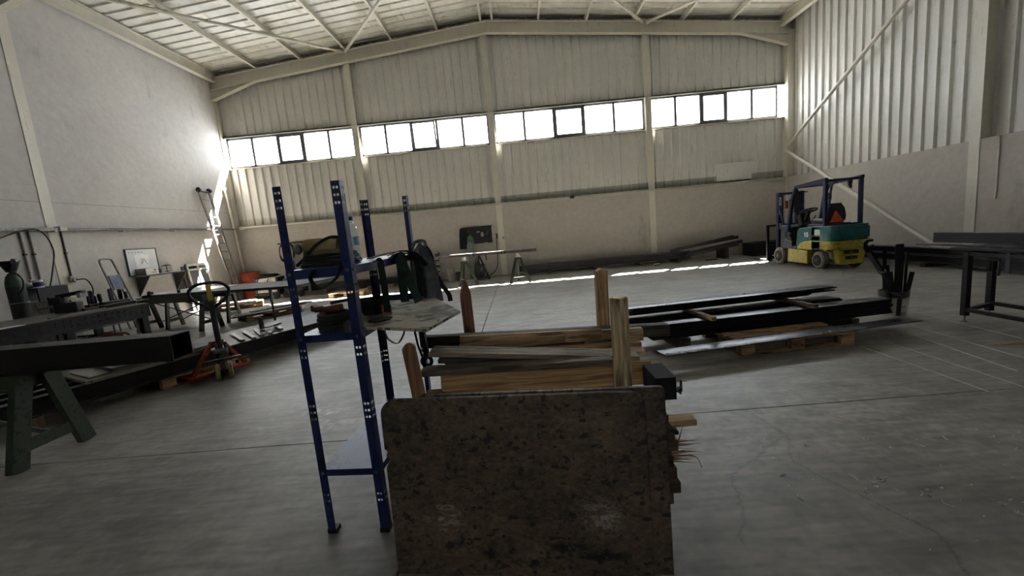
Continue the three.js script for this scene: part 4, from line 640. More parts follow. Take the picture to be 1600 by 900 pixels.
  part('tilt_cylinder', [rod(V3(-0.26, 0.6, -0.8), V3(-0.25, 1.5, -1.12), 0.03, 12), rod(V3(0.34, 0.6, -0.8), V3(0.33, 1.5, -1.12), 0.03, 12)], NAVY, m);
  part('lift_cylinder', [cyl(0.035, 0.035, 1.4, 16, 0.04, 0.95, -1.12), bb(0.12, 0.2, 1.3, 1.88, -1.12, -1.06), bb(0.0, 0.44, 1.8, 1.825, -1.09, -1.06)], DK, m);
  part('turn_lamp', [bb(-0.2, -0.12, 1.42, 1.62, -1.03, -0.96, 0.015)], mat(null, '#7b3a22', 0.4), m);
  part('mast_lettering', [text('KOMATSU', 0.07, 0.003).rotateZ(-PI / 2).translate(-0.25, 1.5, -1.099), text('KOM', 0.05, 0.003).rotateZ(-PI / 2).translate(-0.25, 0.97, -1.099)], mat(null, '#d6d8da', 0.5), m);
  const c = part('fork_carriage', [bb(-0.5, 0.48, 0.1, 0.18, -1.29, -1.25), bb(-0.5, 0.48, 0.4, 0.48, -1.29, -1.25), bb(-0.51, -0.45, 0.06, 1.02, -1.29, -1.24), bb(0.43, 0.49, 0.06, 1.02, -1.29, -1.24), bb(-0.51, 0.49, 0.97, 1.02, -1.29, -1.24), bb(-0.17, -0.12, 0.4, 1.0, -1.29, -1.25), bb(0.14, 0.19, 0.4, 1.0, -1.29, -1.25)], MT.black, f);
  for (const x of [-0.4, 0.34]) part('fork', [extr([[1.27, 0.45], [1.31, 0.45], [1.31, 0.09], [2.2, 0.06], [2.2, 0.05], [1.27, 0.04]], 0.1, 0.003).rotateY(PI / 2).translate(x, 0, 0)], MT.black, c);
}

// ---------- along the back wall ----------
const GREEN = mat('paint', '#3d4a35', 0.5, 0.1), GREEND = mat('paint', '#2d372a', 0.5, 0.1);
{ // two single stands with a plank
  const makeStand = (label, x, z, turn, m) => {
    const s = thing('work_stand', label, 'stand', [x, 0, z], turn);
    for (const [a, b] of [[-0.28, 0.2], [0.28, 0.2]]) part('leg', [section('channel', 0.07, 0.05, 0.006, V3(a, 0, b), V3(a * 0.22, 0.7, 0.02), V3(0, 0, 1))], m, s);
    part('leg', [section('channel', 0.07, 0.05, 0.006, V3(0, 0, -0.28), V3(0, 0.7, -0.03), V3(1, 0, 0))], m, s);
    part('stretcher', [bar(V3(-0.22, 0.14, 0.16), V3(0.22, 0.14, 0.16), 0.04, 0.05)], m, s);
    part('head_plate', [bb(-0.09, 0.09, 0.68, 0.72, -0.07, 0.07, 0.008), cyl(0.03, 0.035, 0.1, 16, 0, 0.74, 0)], m, s);
    part('roller_cap', [cyl(0.045, 0.045, 0.15, 20, 0, 0.8, 0, 'z'), bb(-0.06, 0.06, 0.72, 0.76, -0.06, 0.06, 0.01)], mat('paint', '#d9d9cf', 0.4), s);
    return s;
  };
  makeStand('sunlit green roller stand under the left half of the bundle of profiles', -1.66, -12.22, 0.55, GREEN); makeStand('dark green roller stand under the right half of the bundle of profiles', -0.06, -11.88, 0.1, GREEND);
  const pk = thing('profile_bundle', 'long bundle of pale channel profiles with two dark straps lying across the two roller stands', 'profile', [0, 0.848, 0]);
  part('profile_body', [section('channel', 0.16, 0.075, 0.004, V3(-2.42, 0.042, -12.4), V3(0.5, 0.042, -11.82)), bar(V3(-2.3, 0.083, -12.38), V3(0.5, 0.083, -11.82), 0.15, 0.006)], mat('steel', '#a79c92', 0.45, 0.3), pk);
  for (const t of [0.37, 0.66, 0.69]) { const c = V3(-2.42, 0.044, -12.4).lerp(V3(0.5, 0.044, -11.82), t), d = V3(2.92, 0, 0.58).normalize().multiplyScalar(0.02); part('strap', [bar(c.clone().sub(d), c.clone().add(d), 0.168, 0.09)], MT.black, pk); }
}
{ // wall board with blanket
  const w = thing('tool_board', 'dark wall board with small bright tools and a hanging dark cloth beside the back column', 'board', [-1.42, 0, -14.26]);
  part('backing', [bb(-0.42, 0.53, 1.15, 1.7, -0.03, -0.005, 0.005), bb(-0.48, 0.55, 1.69, 1.73, -0.03, 0.015)], mat('paint', '#1c1d22', 0.7), w);
  part('hanging_cloth', [ribbon([[-0.43, 1.69, 0.01], [-0.46, 1.5, 0.03], [-0.48, 1.25, 0.02], [-0.49, 1.0, 0.03]], [1, 0, 0], 0.24, 0.012)], mat('cloth', '#191b24', 0.95), w);
  part('work_glove', [extr([[-0.05, 0], [0.05, 0], [0.06, 0.12], [0.02, 0.16], [-0.02, 0.14], [-0.05, 0.08]], 0.02, 0.004).rotateZ(0.3).translate(0.22, 1.38, 0.01)], mat('cloth', '#b9b7ae', 0.9), w);
  part('small_tag', [bb(0.02, 0.12, 1.53, 1.56, -0.005, 0.004)], mat(null, '#c8c6bd', 0.7), w);
  part('ledge', [bb(0.2, 0.66, 1.12, 1.14, -0.03, 0.07), bb(0.24, 0.36, 1.14, 1.17, -0.02, 0.04)], mat('paint', '#a8a69d', 0.6), w);
  for (const [x, y] of [[0.4, 1.52], [0.48, 1.6], [0.36, 1.46], [-0.28, 1.58]]) part('hook_tool', [new THREE.TorusGeometry(0.02, 0.005, 6, 14).translate(x, y, 0.003)], BOLT, w);
  const sk = thing('wall_socket', 'grey wall socket with dark plug hanging beside the tool board', 'socket', [-0.8, 1.28, -14.28]);
  part('socket_box', [bb(-0.06, 0.06, 0, 0.18, 0, 0.06, 0.012)], mat('paint', '#b8b6ae', 0.6), sk); part('plug', [bb(0.05, 0.1, -0.02, 0.16, 0.01, 0.08, 0.015)], mat('paint', '#2b1c1c', 0.6), sk);
  tag(part('power_cable', [tube([[-0.74, 1.28, -14.22], [-0.75, 1.0, -14.22], [-0.76, 0.6, -14.2], [-0.8, 0.3, -14.15], [-0.95, 0.12, -14.0], [-1.2, 0.02, -13.8], [-1.45, 0.012, -13.4]], 0.014, 50, 7)], MT.rubber), 'black power cable hanging from the wall socket down to the welding cart', 'cable');
  const sw = thing('switch_box', 'small round-edged grey switch box on the back column', 'switch', [-0.5, 1.22, -14.285]); part('box', [bb(-0.035, 0.035, 0, 0.1, 0, 0.05, 0.012)], mat('paint', '#b5b3ab', 0.6), sw); part('knob', [cyl(0.016, 0.018, 0.02, 14, 0, 0.05, 0.058, 'z')], MT.black, sw);
}
function gasBottle(label, x, z, r, h, body, sh, cap) {
  const b = thing('gas_bottle', label, 'gas bottle', [x, 0, z]);
  part('cylinder_body', lathe([[0, 0.01], [r * 0.9, 0], [r, 0.03], [r, h * 0.8]], 32), body, b);
  part('shoulder', lathe([[r, h * 0.8], [r * 0.96, h * 0.85], [r * 0.75, h * 0.91], [r * 0.42, h * 0.945], [r * 0.33, h * 0.95]], 32), sh, b);
  part('valve', [cyl(r * 0.2, r * 0.3, h * 0.05, 14, 0, h * 0.97, 0), cyl(r * 0.26, r * 0.26, h * 0.015, 14, 0, h * 1.0, 0), cyl(0.014, 0.014, r * 0.8, 10, r * 0.3, h * 0.975, 0, 'x')], MT.black, b);
  return b;
}
{
  const sg = gasBottle('slim grey gas bottle with green shoulder standing by the welding cart before the tool board', -1.6, -13.9, 0.115, 1.52, mat('paint', '#7f837f', 0.45), mat('paint', '#3f6b45', 0.5));
  const c = thing('welding_cart', 'dark welding cart with coiled black hose behind the left roller stand', 'cart', [-1.32, 0, -13.3]);
  part('frame', [bar(V3(-0.25, 0.1, -0.1), V3(-0.05, 0.85, -0.15), 0.03, 0.03), bar(V3(0.3, 0.02, 0.2), V3(0.0, 0.8, -0.1), 0.05, 0.03), bar(V3(-0.2, 0.02, 0.2), V3(0.0, 0.8, -0.1), 0.04, 0.03), bb(-0.25, 0.3, 0.06, 0.1, -0.2, 0.2)], MT.black, c);
  part('machine', [bb(-0.16, 0.16, 0.1, 0.5, -0.2, 0.16, 0.03)], mat('paint', '#1d2326', 0.6), c);
  part('hose', [0, 1, 2].map((k) => new THREE.TorusGeometry(0.17 + k * 0.015, 0.012, 7, 40, 5).rotateY(0.4).scale(0.7, 1.4, 1).translate(0.12, 0.62, 0.0 + k * 0.025)), MT.rubber, c);
  part('torch', [rod(V3(0.04, 0.3, 0.18), V3(0.1, 0.42, 0.16), 0.012)], MT.alu, c);
}
{ // small rack with trays, bucket
  const r = thing('tray_rack', 'small aluminium rack of sloping trays filled with tools against the back wall', 'rack', [-2.87, 0, -13.85]);
  for (const x of [-0.24, 0.2]) part('upright', [bar(V3(x + (x < 0 ? 0.08 : 0), 0, 0.1), V3(x - (x < 0 ? 0.1 : 0), 0.86, 0.08), 0.03, 0.03), bar(V3(x, 0, -0.2), V3(x, 0.86, -0.2), 0.03, 0.03)], MT.alu, r);
  for (let k = 0; k < 5; k++) { const y = 0.06 + k * 0.19, o = -k * 0.02; const s = part('shelf_board', [bb(-0.22 + o, 0.22, y, y + 0.035, -0.22, 0.12)], MT.alu, r); part('tool_row', Array.from({ length: 5 }, () => bx(rnd(0.04, 0.09), rnd(0.03, 0.09), rnd(0.05, 0.12), rnd(-0.18, 0.16), y + 0.08, rnd(-0.15, 0.05), 0, rnd(1.5), 0, 0.008)), mat('paint', '#3a3937', 0.7), s).userData.kind = 'stuff'; }
  const can = (label, x, h, c) => tag(part('spray_can', [lathe([[0, 0], [0.03, 0], [0.03, h * 0.8], [0.014, h * 0.88], [0.014, h], [0, h]], 18).translate(x, 0.86, -13.85)], mat('paint', c, 0.4, 0.2)), label, 'can');
  can('pale spray can on the tray rack, second of three', -2.86, 0.17, '#b9bbb8'); can('grey can on the left end of the tray rack', -3.02, 0.14, '#6b6c6a'); can('dark can on the right end of the tray rack', -2.7, 0.15, '#4a4a48');
  const mk = (label, x, z, s, m) => { const b = thing('bucket', label, 'bucket', [x, 0, z]); part('pail', lathe([[0, 0.004], [0.1 * s, 0], [0.13 * s, 0.4 * s], [0.138 * s, 0.4 * s], [0.138 * s, 0.42 * s], [0.122 * s, 0.42 * s], [0.09 * s, 0.01], [0, 0.01]]), m, b); part('handle', [new THREE.TorusGeometry(0.13 * s, 0.004, 6, 24, PI).rotateX(1.2).translate(0, 0.4 * s, 0)], BOLT, b); return b; };
  mk('whitish plastic bucket between the tray rack and the roller stand', -2.33, -13.72, 1.05, mat('paint', '#b9b6ab', 0.6)); mk('small black bucket right of the whitish bucket', -2.06, -13.55, 0.7, MT.black);
  const bx1 = thing('toolbox', 'grey metal box on the floor left of the tray rack', 'box', [-3.5, 0, -13.9]); part('box_body', [bb(-0.3, 0.25, 0, 0.42, -0.2, 0.2, 0.01)], mat('paint', '#4d4f4d', 0.6), bx1); part('box_lid', [bx(0.58, 0.03, 0.42, -0.02, 0.47, 0, 0, 0, 0.14, 0.008)], mat('paint', '#767873', 0.5), bx1);
}
{ // long beams on the floor by the wall
  const ST = mat('steel', '#4b464a', 0.45, 0.4), ST2 = mat('steel', '#3a373c', 0.45, 0.4);
  const beam = (label, a, b, w, h, m, kind = 'i') => tag(part('steel_beam', [section(kind, w, h, 0.012, V3(...a), V3(...b))], m), label, 'beam');
  for (const x of [0.9, 2.4, 3.9, 5.1]) tag(part('spacer_block', [bx(0.1, 0.1, 0.75, x, 0.05, -13.75, 0, 0, 0, 0.005)], wood('#8d7a5c', true)), 'small wooden spacer under the long steel beams at the back wall, ' + { 0.9: 'leftmost', 2.4: 'second from the left', 3.9: 'third from the left', 5.1: 'rightmost' }[x], 'block');
  beam('long dark steel beam along the foot of the back wall, the nearest of three', [0.05, 0.2, -13.52], [5.55, 0.2, -13.55], 0.12, 0.2, ST); beam('long dark steel beam along the foot of the back wall, the middle of three', [-0.1, 0.2, -13.73], [5.4, 0.2, -13.76], 0.12, 0.2, ST2); beam('long dark steel beam along the foot of the back wall, close to the wall', [0.2, 0.2, -13.95], [5.7, 0.2, -13.97], 0.12, 0.2, ST2);
  tag(part('steel_sheet_strip', [bb(0.1, 5.5, 0.302, 0.308, -13.9, -13.62)], mat('steel', '#77726e', 0.5, 0.3)), 'long grey sheet strip lying on top of the beams at the back wall', 'sheet');
  const til = [[5.3, 0.2, -13.36, 7.0, 0.42, -13.4], [5.5, 0.27, -13.44, 7.15, 0.5, -13.46], [4.9, 0.36, -13.56, 6.95, 0.66, -13.6], [5.2, 0.4, -13.74, 7.2, 0.62, -13.8]];
  til.forEach((p, k) => beam(['lowest short profile poking out at the right end of the wall beams', 'second short profile poking out at the right end of the wall beams', 'upper short profile rising to the right above the wall beams', 'top short profile rising to the right, nearest the wall'][k], p.slice(0, 3), p.slice(3), 0.1, 0.09, k % 2 ? ST2 : ST, 'channel'));
  tag(part('timber_prop', [bx(0.12, 0.34, 0.6, 6.6, 0.17, -13.6, 0, 0, 0, 0.005)], wood('#4a3f33', true)), 'dark timber prop under the rising ends of the short profiles', 'timber');
  tag(part('wood_piece', [bx(0.35, 0.03, 0.08, 6.05, 0.0155, -13.15, 0, 0.2, 0, 0.004)], wood('#7d6a55', true)), 'flat piece of wood on the floor before the rising profiles', 'wood');
  tag(part('stone_lump', [new THREE.DodecahedronGeometry(0.07, 1).scale(1.4, 0.7, 1).translate(4.25, 0.045, -12.95)], mat('plaster', '#b7a795', 0.9)), 'pale lump of stone on the floor before the wall beams', 'stone');
  const bx1 = thing('steel_crate', 'dark open steel box standing in the right back corner', 'crate', [7.75, 0, -13.55]);
  part('crate_wall', [bb(-0.34, 0.34, 0, 0.4, 0.31, 0.34), bb(-0.34, 0.34, 0, 0.4, -0.34, -0.31), bb(-0.34, -0.31, 0, 0.4, -0.31, 0.31), bb(0.31, 0.34, 0, 0.4, -0.31, 0.31)], mat('steel', '#3d3a38', 0.6, 0.3), bx1); part('crate_rim', [bb(-0.36, 0.36, 0.38, 0.41, 0.3, 0.36), bb(-0.36, -0.3, 0.38, 0.41, -0.3, 0.3), bb(0.3, 0.36, 0.38, 0.41, -0.3, 0.3), bb(-0.36, 0.36, 0.38, 0.41, -0.36, -0.3)], ST, bx1); part('crate_floor', bb(-0.31, 0.31, 0, 0.03, -0.31, 0.31), ST, bx1);
  tag(copy(bx1, [8.5, 0, -13.6], 0.03, 'second dark steel box beside the first, against the right wall'), 'second dark steel box beside the first, against the right wall', 'crate');
  // beams left of the middle, by the wall
  for (let k = 0; k < 3; k++) beam(['nearest', 'middle', 'farthest'][k] + ' dark beam lying by the left half of the back wall behind the blue shelf', [-7.0 + k * 0.2, 0.2 + (k === 2 ? 0.0 : 0), -13.5 - k * 0.2], [-3.9, 0.2, -13.62 - k * 0.2], 0.14, 0.2, k % 2 ? ST : ST2);
  for (const x of [-6.5, -5.4, -4.3]) tag(part('spacer_block', [bx(0.1, 0.1, 0.7, x, 0.05, -13.75, 0, 0, 0, 0.005)], wood('#a58456', true)), 'wooden spacer under the dark beams by the back wall left, ' + { '-6.5': 'leftmost', '-5.4': 'middle', '-4.3': 'rightmost' }[x], 'block');
  tag(part('steel_flat', [bx(2.4, 0.012, 0.1, -5.6, 0.0065, -12.9, 0, -0.04, 0)], mat('steel', '#a9a8a4', 0.4, 0.5)), 'long bright steel flat on the floor before the dark beams at the back wall', 'steel bar');
  makePallet('empty wooden pallet lying in the sun strip before the back wall behind the shelf', -5.2, -12.2, 0.08, 1.0, 0.6).scale.y = 0.9;
  // beams along the right wall
  beam('long dark beam along the foot of the right wall, the upper one', [8.5, 0.302, -11.6], [8.5, 0.302, -3.5], 0.2, 0.14, ST); beam('long dark beam along the foot of the right wall, the lower near one', [8.42, 0.152, -11.7], [8.42, 0.152, -3.5], 0.16, 0.14, ST2); beam('long dark beam along the foot of the right wall, the lower far one', [8.68, 0.152, -11.7], [8.68, 0.152, -3.5], 0.16, 0.14, ST2);
  for (const z of [-8.6, -6.6, -4.4]) tag(part('spacer_block', [bx(0.7, 0.08, 0.12, 8.6, 0.04, z, 0, 0, 0, 0.005)], wood('#4d4436', true)), 'dark timber under the beams along the right wall, ' + { '-8.6': 'far end', '-6.6': 'middle', '-4.4': 'near end' }[z], 'block');
}
{ // hose rail with hanging coils, jacket, tank and machine (left half of the back wall)
  const r = thing('hose_rail', 'dark rail with hooks high on the back wall, hung with hoses, cap and jacket', 'rail', [-7.2, 1.74, -14.27]);
  part('rail_bar', [bb(-1.12, 1.05, -0.015, 0.03, -0.02, 0.02)], MT.black, r); for (let k = 0; k < 9; k++) part('hook', [tube([[-1 + k * 0.25, 0, 0.02], [-1 + k * 0.25, -0.03, 0.08], [-1 + k * 0.25, 0.02, 0.1]], 0.008, 10, 6)], MT.black, r);
  const coil = (label, x, w, h, n, m = MT.rubber) => tag(part('hose_coil', Array.from({ length: n }, (_, k) => tube(Array.from({ length: 14 }, (_, i) => { const a = i / 14 * 2 * PI; return [x + (w - k * 0.012) * Math.sin(a), 1.71 - h - k * 0.015 + (h - 0.0) * Math.cos(a), -14.19 + k * 0.022]; }), 0.014, 48, 6, true)), m), label, 'hose');
  coil('thick black hose coil hanging at the left end of the hose rail', -8.12, 0.14, 0.26, 5); coil('black hose coil hanging second from the left on the hose rail', -7.83, 0.1, 0.24, 3); coil('thin black cable loop hanging in the middle of the hose rail', -6.95, 0.08, 0.18, 2); coil('thin black cable loop hanging right of the middle of the hose rail', -6.68, 0.1, 0.15, 2); coil('small black hose coil near the right end of the hose rail', -6.52, 0.1, 0.16, 3);
  const j = thing('work_jacket', 'grey work jacket hanging from the hose rail', 'jacket', [-7.28, 0, -14.2]);
  { const W = 12, H = 14, P = [], at = (i, j2) => { const u = i / W - 0.5, v = j2 / H; return V3(u * (0.16 + 0.32 * v), 1.74 - 0.8 * v, 0.05 + 0.04 * Math.sin(u * 17 + v * 2) * (0.3 + v)); }; for (let i = 0; i < W; i++) for (let k = 0; k < H; k++) { const a = at(i, k), b = at(i + 1, k), c = at(i + 1, k + 1), d = at(i, k + 1); for (const v of [a, d, c, a, c, b]) P.push(v.x, v.y, v.z); for (const v of [a, c, d, a, b, c]) P.push(v.x, v.y, v.z - 0.02); } const g = new THREE.BufferGeometry(); g.setAttribute('position', new THREE.BufferAttribute(new Float32Array(P), 3)); g.computeVertexNormals(); part('jacket_body', [g], mat('cloth', '#4a4b4e', 0.95), j, { crease: 1.2 }); part('collar', [tube([[-0.08, 1.7, 0.05], [0, 1.75, 0.02], [0.08, 1.7, 0.05]], 0.025, 14, 6)], mat('cloth', '#3a3b3e', 0.95), j); part('sleeve', [tube([[0.14, 1.6, 0.05], [0.2, 1.35, 0.06], [0.19, 1.1, 0.06]], 0.05, 14, 8)], mat('cloth', '#424346', 0.95), j); }
  const hm = thing('welding_helmet', 'dark welding helmet hanging on the hose rail left of the jacket', 'helmet', [-7.56, 1.5, -14.1]); part('helmet_shell', [new THREE.SphereGeometry(0.15, 24, 16).scale(0.9, 1.25, 0.9)], MT.black, hm); part('visor', [bb(-0.07, 0.07, 0.0, 0.07, 0.1, 0.145, 0.01)], mat(null, '#3b4438', 0.2), hm);
  const cp = thing('cap', 'round dark cap hanging at the right end of the hose rail', 'cap', [-6.2, 1.66, -14.18]); part('cap_crown', [new THREE.SphereGeometry(0.17, 24, 12, 0, 2 * PI, 0, PI / 2).rotateX(PI / 2).scale(1, 0.9, 0.6)], mat('cloth', '#202123', 0.9), cp); part('cap_brim', [new THREE.TorusGeometry(0.16, 0.018, 8, 30).scale(1, 0.9, 1)], mat('cloth', '#2b2c2e', 0.9), cp);
  gasBottle('dark green gas bottle standing behind the blue shelf post by the hose rail', -7.72, -13.75, 0.15, 1.42, mat('paint', '#28332d', 0.5), mat('paint', '#8ea494', 0.5));
  const d = thing('red_drum', 'round orange-red plastic drum in the left back corner', 'drum', [-9.27, 0, -13.96]);
  part('drum_body', lathe([[0, 0.005], [0.27, 0], [0.29, 0.02], [0.295, 0.3], [0.305, 0.32], [0.295, 0.34], [0.295, 0.6], [0.305, 0.62], [0.295, 0.64], [0.29, 0.84], [0.305, 0.85], [0.305, 0.88], [0.28, 0.88], [0.28, 0.86], [0, 0.855]], 36), mat('paint', '#b5462a', 0.55), d); part('drum_lid', [cyl(0.27, 0.27, 0.015, 30, 0, 0.868, 0)], mat('paint', '#8d3220', 0.6), d);
  const m = thing('welding_machine', 'white welding machine on a dark trolley with tangled cables on top', 'machine', [-8.25, 0, -13.35], 0.1);
  part('housing', [bb(-0.36, 0.36, 0.2, 0.66, -0.25, 0.25, 0.02)], mat('paint', '#d8d6cc', 0.5), m); part('front_panel', [bb(-0.37, -0.3, 0.18, 0.68, -0.26, 0.26, 0.01), bb(0.3, 0.37, 0.18, 0.68, -0.26, 0.26, 0.01)], MT.black, m); part('trolley', [bb(-0.4, 0.4, 0.1, 0.18, -0.28, 0.28, 0.01)], MT.black, m);
  for (const x of [-0.3, 0.3]) part('wheel', [cyl(0.08, 0.08, 0.05, 20, x, 0.08, 0.27, 'z'), cyl(0.08, 0.08, 0.05, 20, x, 0.08, -0.27, 'z')], MT.rubber, m);
  part('cable_tangle', [0, 1, 2, 3, 4].map(() => tube(Array.from({ length: 7 }, () => [rnd(-0.32, 0.32), rnd(0.68, 0.8), rnd(-0.2, 0.26)]), 0.016, 40, 6)).concat([tube([[-0.2, 0.7, 0.24], [-0.25, 0.6, 0.28], [-0.15, 0.45, 0.28], [0.0, 0.5, 0.28], [0.1, 0.65, 0.27]], 0.014, 30, 6)]), MT.rubber, m);
  const gn = thing('wire_feeder', 'dark wheeled machine beside the white welding machine', 'machine', [-7.35, 0, -13.25]); part('feeder_body', [bb(-0.3, 0.3, 0.14, 0.62, -0.2, 0.2, 0.03)], mat('paint', '#26292b', 0.6), gn); part('wheel', [cyl(0.1, 0.1, 0.06, 24, -0.24, 0.1, 0.2, 'z'), cyl(0.1, 0.1, 0.06, 24, 0.24, 0.1, 0.2, 'z')], MT.rubber, gn); part('feeder_handle', [tube([[-0.25, 0.62, 0], [-0.25, 0.78, 0], [0.25, 0.78, 0], [0.25, 0.62, 0]], 0.014, 30, 7)], MT.black, gn);
}
{ // conduit on the wall, sensor
  const c = struct('trim', 'pale conduit and cable running along the top of the low back wall', [rod(V3(XL + 0.15, YW - 0.05, ZB + 0.035), V3(-6.2, YW - 0.06, ZB + 0.035), 0.028, 10), rod(V3(-6.2, YW - 0.06, ZB + 0.02), V3(XR, YW - 0.06, ZB + 0.02), 0.011, 8), bb(XL + 0.1, XL + 0.3, YW - 0.11, YW + 0.0, ZB, ZB + 0.08, 0.01)], MT.frameSteel); c.name = 'trim_2';
  const s = thing('wall_sensor', 'small dark sensor on a bracket above the low back wall right of the middle column', 'sensor', [1.95, 2.38, -14.28]); part('bracket', [rod(V3(0.1, 0.04, 0), V3(0.0, 0.03, 0.16), 0.012)], BOLT, s); part('sensor_head', [cyl(0.04, 0.05, 0.14, 16, -0.05, 0.03, 0.18, 'x')], mat('paint', '#3d3d3c', 0.5), s);
  const pp = thing('drain_pipe', 'pale pipe leaning upright in the left back corner', 'pipe', [0, 0, 0]); part('pipe_body', [rod(V3(-9.58, 0.0, -14.22), V3(-9.6, 3.75, -13.95), 0.035, 14)], MT.frameSteel, pp); part('pipe_collar', [rod(V3(-9.5955, 2.9, -14.011), V3(-9.5965, 3.1, -13.997), 0.045, 14)], MT.frameSteel, pp);
}

// ---------- left side ----------
function aFrame(parent, x, spread, h, w, m, zc = 0) {                                // two channel legs with a stretcher, spreading along local z
  for (const s of [-1, 1]) { const g = section('channel', w, w * 0.5, 0.008, V3(x, 0, zc + s * spread), V3(x, h - 0.02, zc + s * 0.09), V3(1, 0, 0)); part('leg', [g], m, parent); }
  const t = 0.24 * h, k = spread - (spread - 0.09) * 0.24 - 0.02;
  part('stretcher', [bar(V3(x, t, zc - k), V3(x, t, zc + k), 0.025, w * 0.8)], m, parent);
  part('apex_plate', [extr([[-0.15, h], [0.15, h], [0.1, h - 0.12], [-0.1, h - 0.12]], 0.012).rotateY(PI / 2).translate(x + w * 0.35, 0, zc), bb(x - w / 2, x + w / 2, h - 0.015, h, zc - 0.15, zc + 0.15)], m, parent);
}
function makeTrestle(label, A, B, h, w, m, spread = 0.25, rods = true) {
  const dx = B[0] - A[0], dz = B[1] - A[1], L = Math.hypot(dx, dz), t = thing('steel_trestle', label, 'trestle', [A[0], 0, A[1]], Math.atan2(-dz, dx));
  aFrame(t, 0, spread, h, w, m); aFrame(t, L, spread, h, w, m);
  part('cross_beam', [section('channel', w * 0.7, 0.13, 0.008, V3(w * 0.5, h - 0.08, 0), V3(L - w * 0.5, h - 0.08, 0))], m, t);
  if (rods) for (const [p, q] of [[0, L], [L, 0]]) part('diagonal_rod', [rod(V3(p, 0.12, -spread * 0.8), V3(q, h - 0.12, -0.1), 0.012)], m, t);
  return t;
}
{
  const t = makeTrestle('heavy dark green steel trestle in the left foreground carrying the big square tube', [-3.97, -3.14], [-5.95, -3.14], 0.72, 0.115, mat('paint', '#36412f', 0.5, 0.15), 0.26, false);
  part('diagonal_rod', [rod(V3(0.06, 0.14, 0.1), V3(1.45, 0.6, 0.02), 0.022)], mat('paint', '#55574e', 0.5, 0.3), t);
  tag(part('square_tube', [section('tube', 0.2, 0.2, 0.007, V3(-6.6, 0.823, -3.2), V3(-2.78, 0.823, -3.2))], mat('steel', '#3a3a3c', 0.5, 0.35)), 'big dark square steel tube lying across the foreground trestle with its open end showing', 'tube');
}
{ // pallet truck
  const p = thing('pallet_truck', 'orange hand pallet truck with black looped handle standing at the stack on the floor', 'pallet truck', [-3.79, 0, -4.9], 1.05);
  const OR = mat('paint', '#a8442a', 0.5), GM = mat('steel', '#8f8d84', 0.45, 0.5), WH = mat('paint', '#b9b183', 0.7);
  for (const s of [-1, 1]) { const w = part('wheel', [wheelY(0.1, 0.055, 28).rotateZ(PI / 2).translate(s * 0.065, 0.1, 0.03)], WH, p); part('wheel_hub', [cyl(0.05, 0.05, 0.062, 20, s * 0.065, 0.1, 0.03, 'x'), cyl(0.018, 0.018, 0.075, 12, s * 0.065, 0.1, 0.03, 'x')], MT.black, w); }
  part('axle_fork', [cyl(0.014, 0.014, 0.17, 12, 0, 0.1, 0.03, 'x'), bb(-0.025, 0.025, 0.1, 0.3, 0.0, 0.06, 0.01)], GM, p);
  part('pump', [cyl(0.05, 0.06, 0.16, 20, 0, 0.28, 0.0), cyl(0.03, 0.03, 0.14, 16, -0.02, 0.38, 0.02), cyl(0.018, 0.018, 0.2, 12, 0.06, 0.36, 0.03), bx(0.14, 0.05, 0.09, 0, 0.36, 0.03, 0, 0, 0, 0.012), tube([[0.07, 0.3, 0.05], [0.1, 0.36, 0.06], [0.06, 0.42, 0.05]], 0.008, 16, 6)], GM, p);
  part('pedal_bar', [bx(0.4, 0.03, 0.05, 0.0, 0.25, 0.06, 0, 0, 0, 0.008)], GM, p);
  part('frame', [bar(V3(-0.3, 0.1, -0.1), V3(-0.05, 0.46, -0.06), 0.035, 0.06, V3(0, 0, 1)), bar(V3(0.3, 0.1, -0.1), V3(0.05, 0.46, -0.06), 0.035, 0.06, V3(0, 0, 1)), bb(-0.33, 0.33, 0.05, 0.1, -0.16, -0.04, 0.008), bb(-0.07, 0.07, 0.4, 0.48, -0.1, -0.02, 0.012)], OR, p);
  for (const s of [-1, 1]) part('fork', [bb(s * 0.2 - 0.08, s * 0.2 + 0.08, 0.03, 0.075, -1.1, -0.12, 0.006)], OR, p);
  const sh = part('handle_shaft', [rod(V3(0, 0.36, 0.02), V3(0.0, 0.95, 0.04), 0.032, 16), bx(0.06, 0.16, 0.05, 0, 0.9, 0.04, 0, 0, 0, 0.012)], MT.black, p);
  part('handle_loop', [tube([[0, 0.89, 0.04], [-0.07, 0.93, 0.045], [-0.17, 1.02, 0.05], [-0.195, 1.11, 0.05], [-0.13, 1.18, 0.05], [0, 1.2, 0.05], [0.13, 1.18, 0.05], [0.195, 1.11, 0.05], [0.17, 1.02, 0.05], [0.07, 0.93, 0.045]], 0.019, 80, 10, true)], MT.black, sh);
  part('label_plate', [bb(-0.025, 0.025, 1.0, 1.17, 0.055, 0.07, 0.004), bb(-0.022, 0.022, 0.95, 1.2, 0.035, 0.06)], mat(null, '#b59a2e', 0.5), sh);
  for (const c of p.children) if (['wheel', 'axle_fork', 'pump', 'pedal_bar', 'handle_shaft'].includes(c.name)) c.rotation.y = -0.39;
}
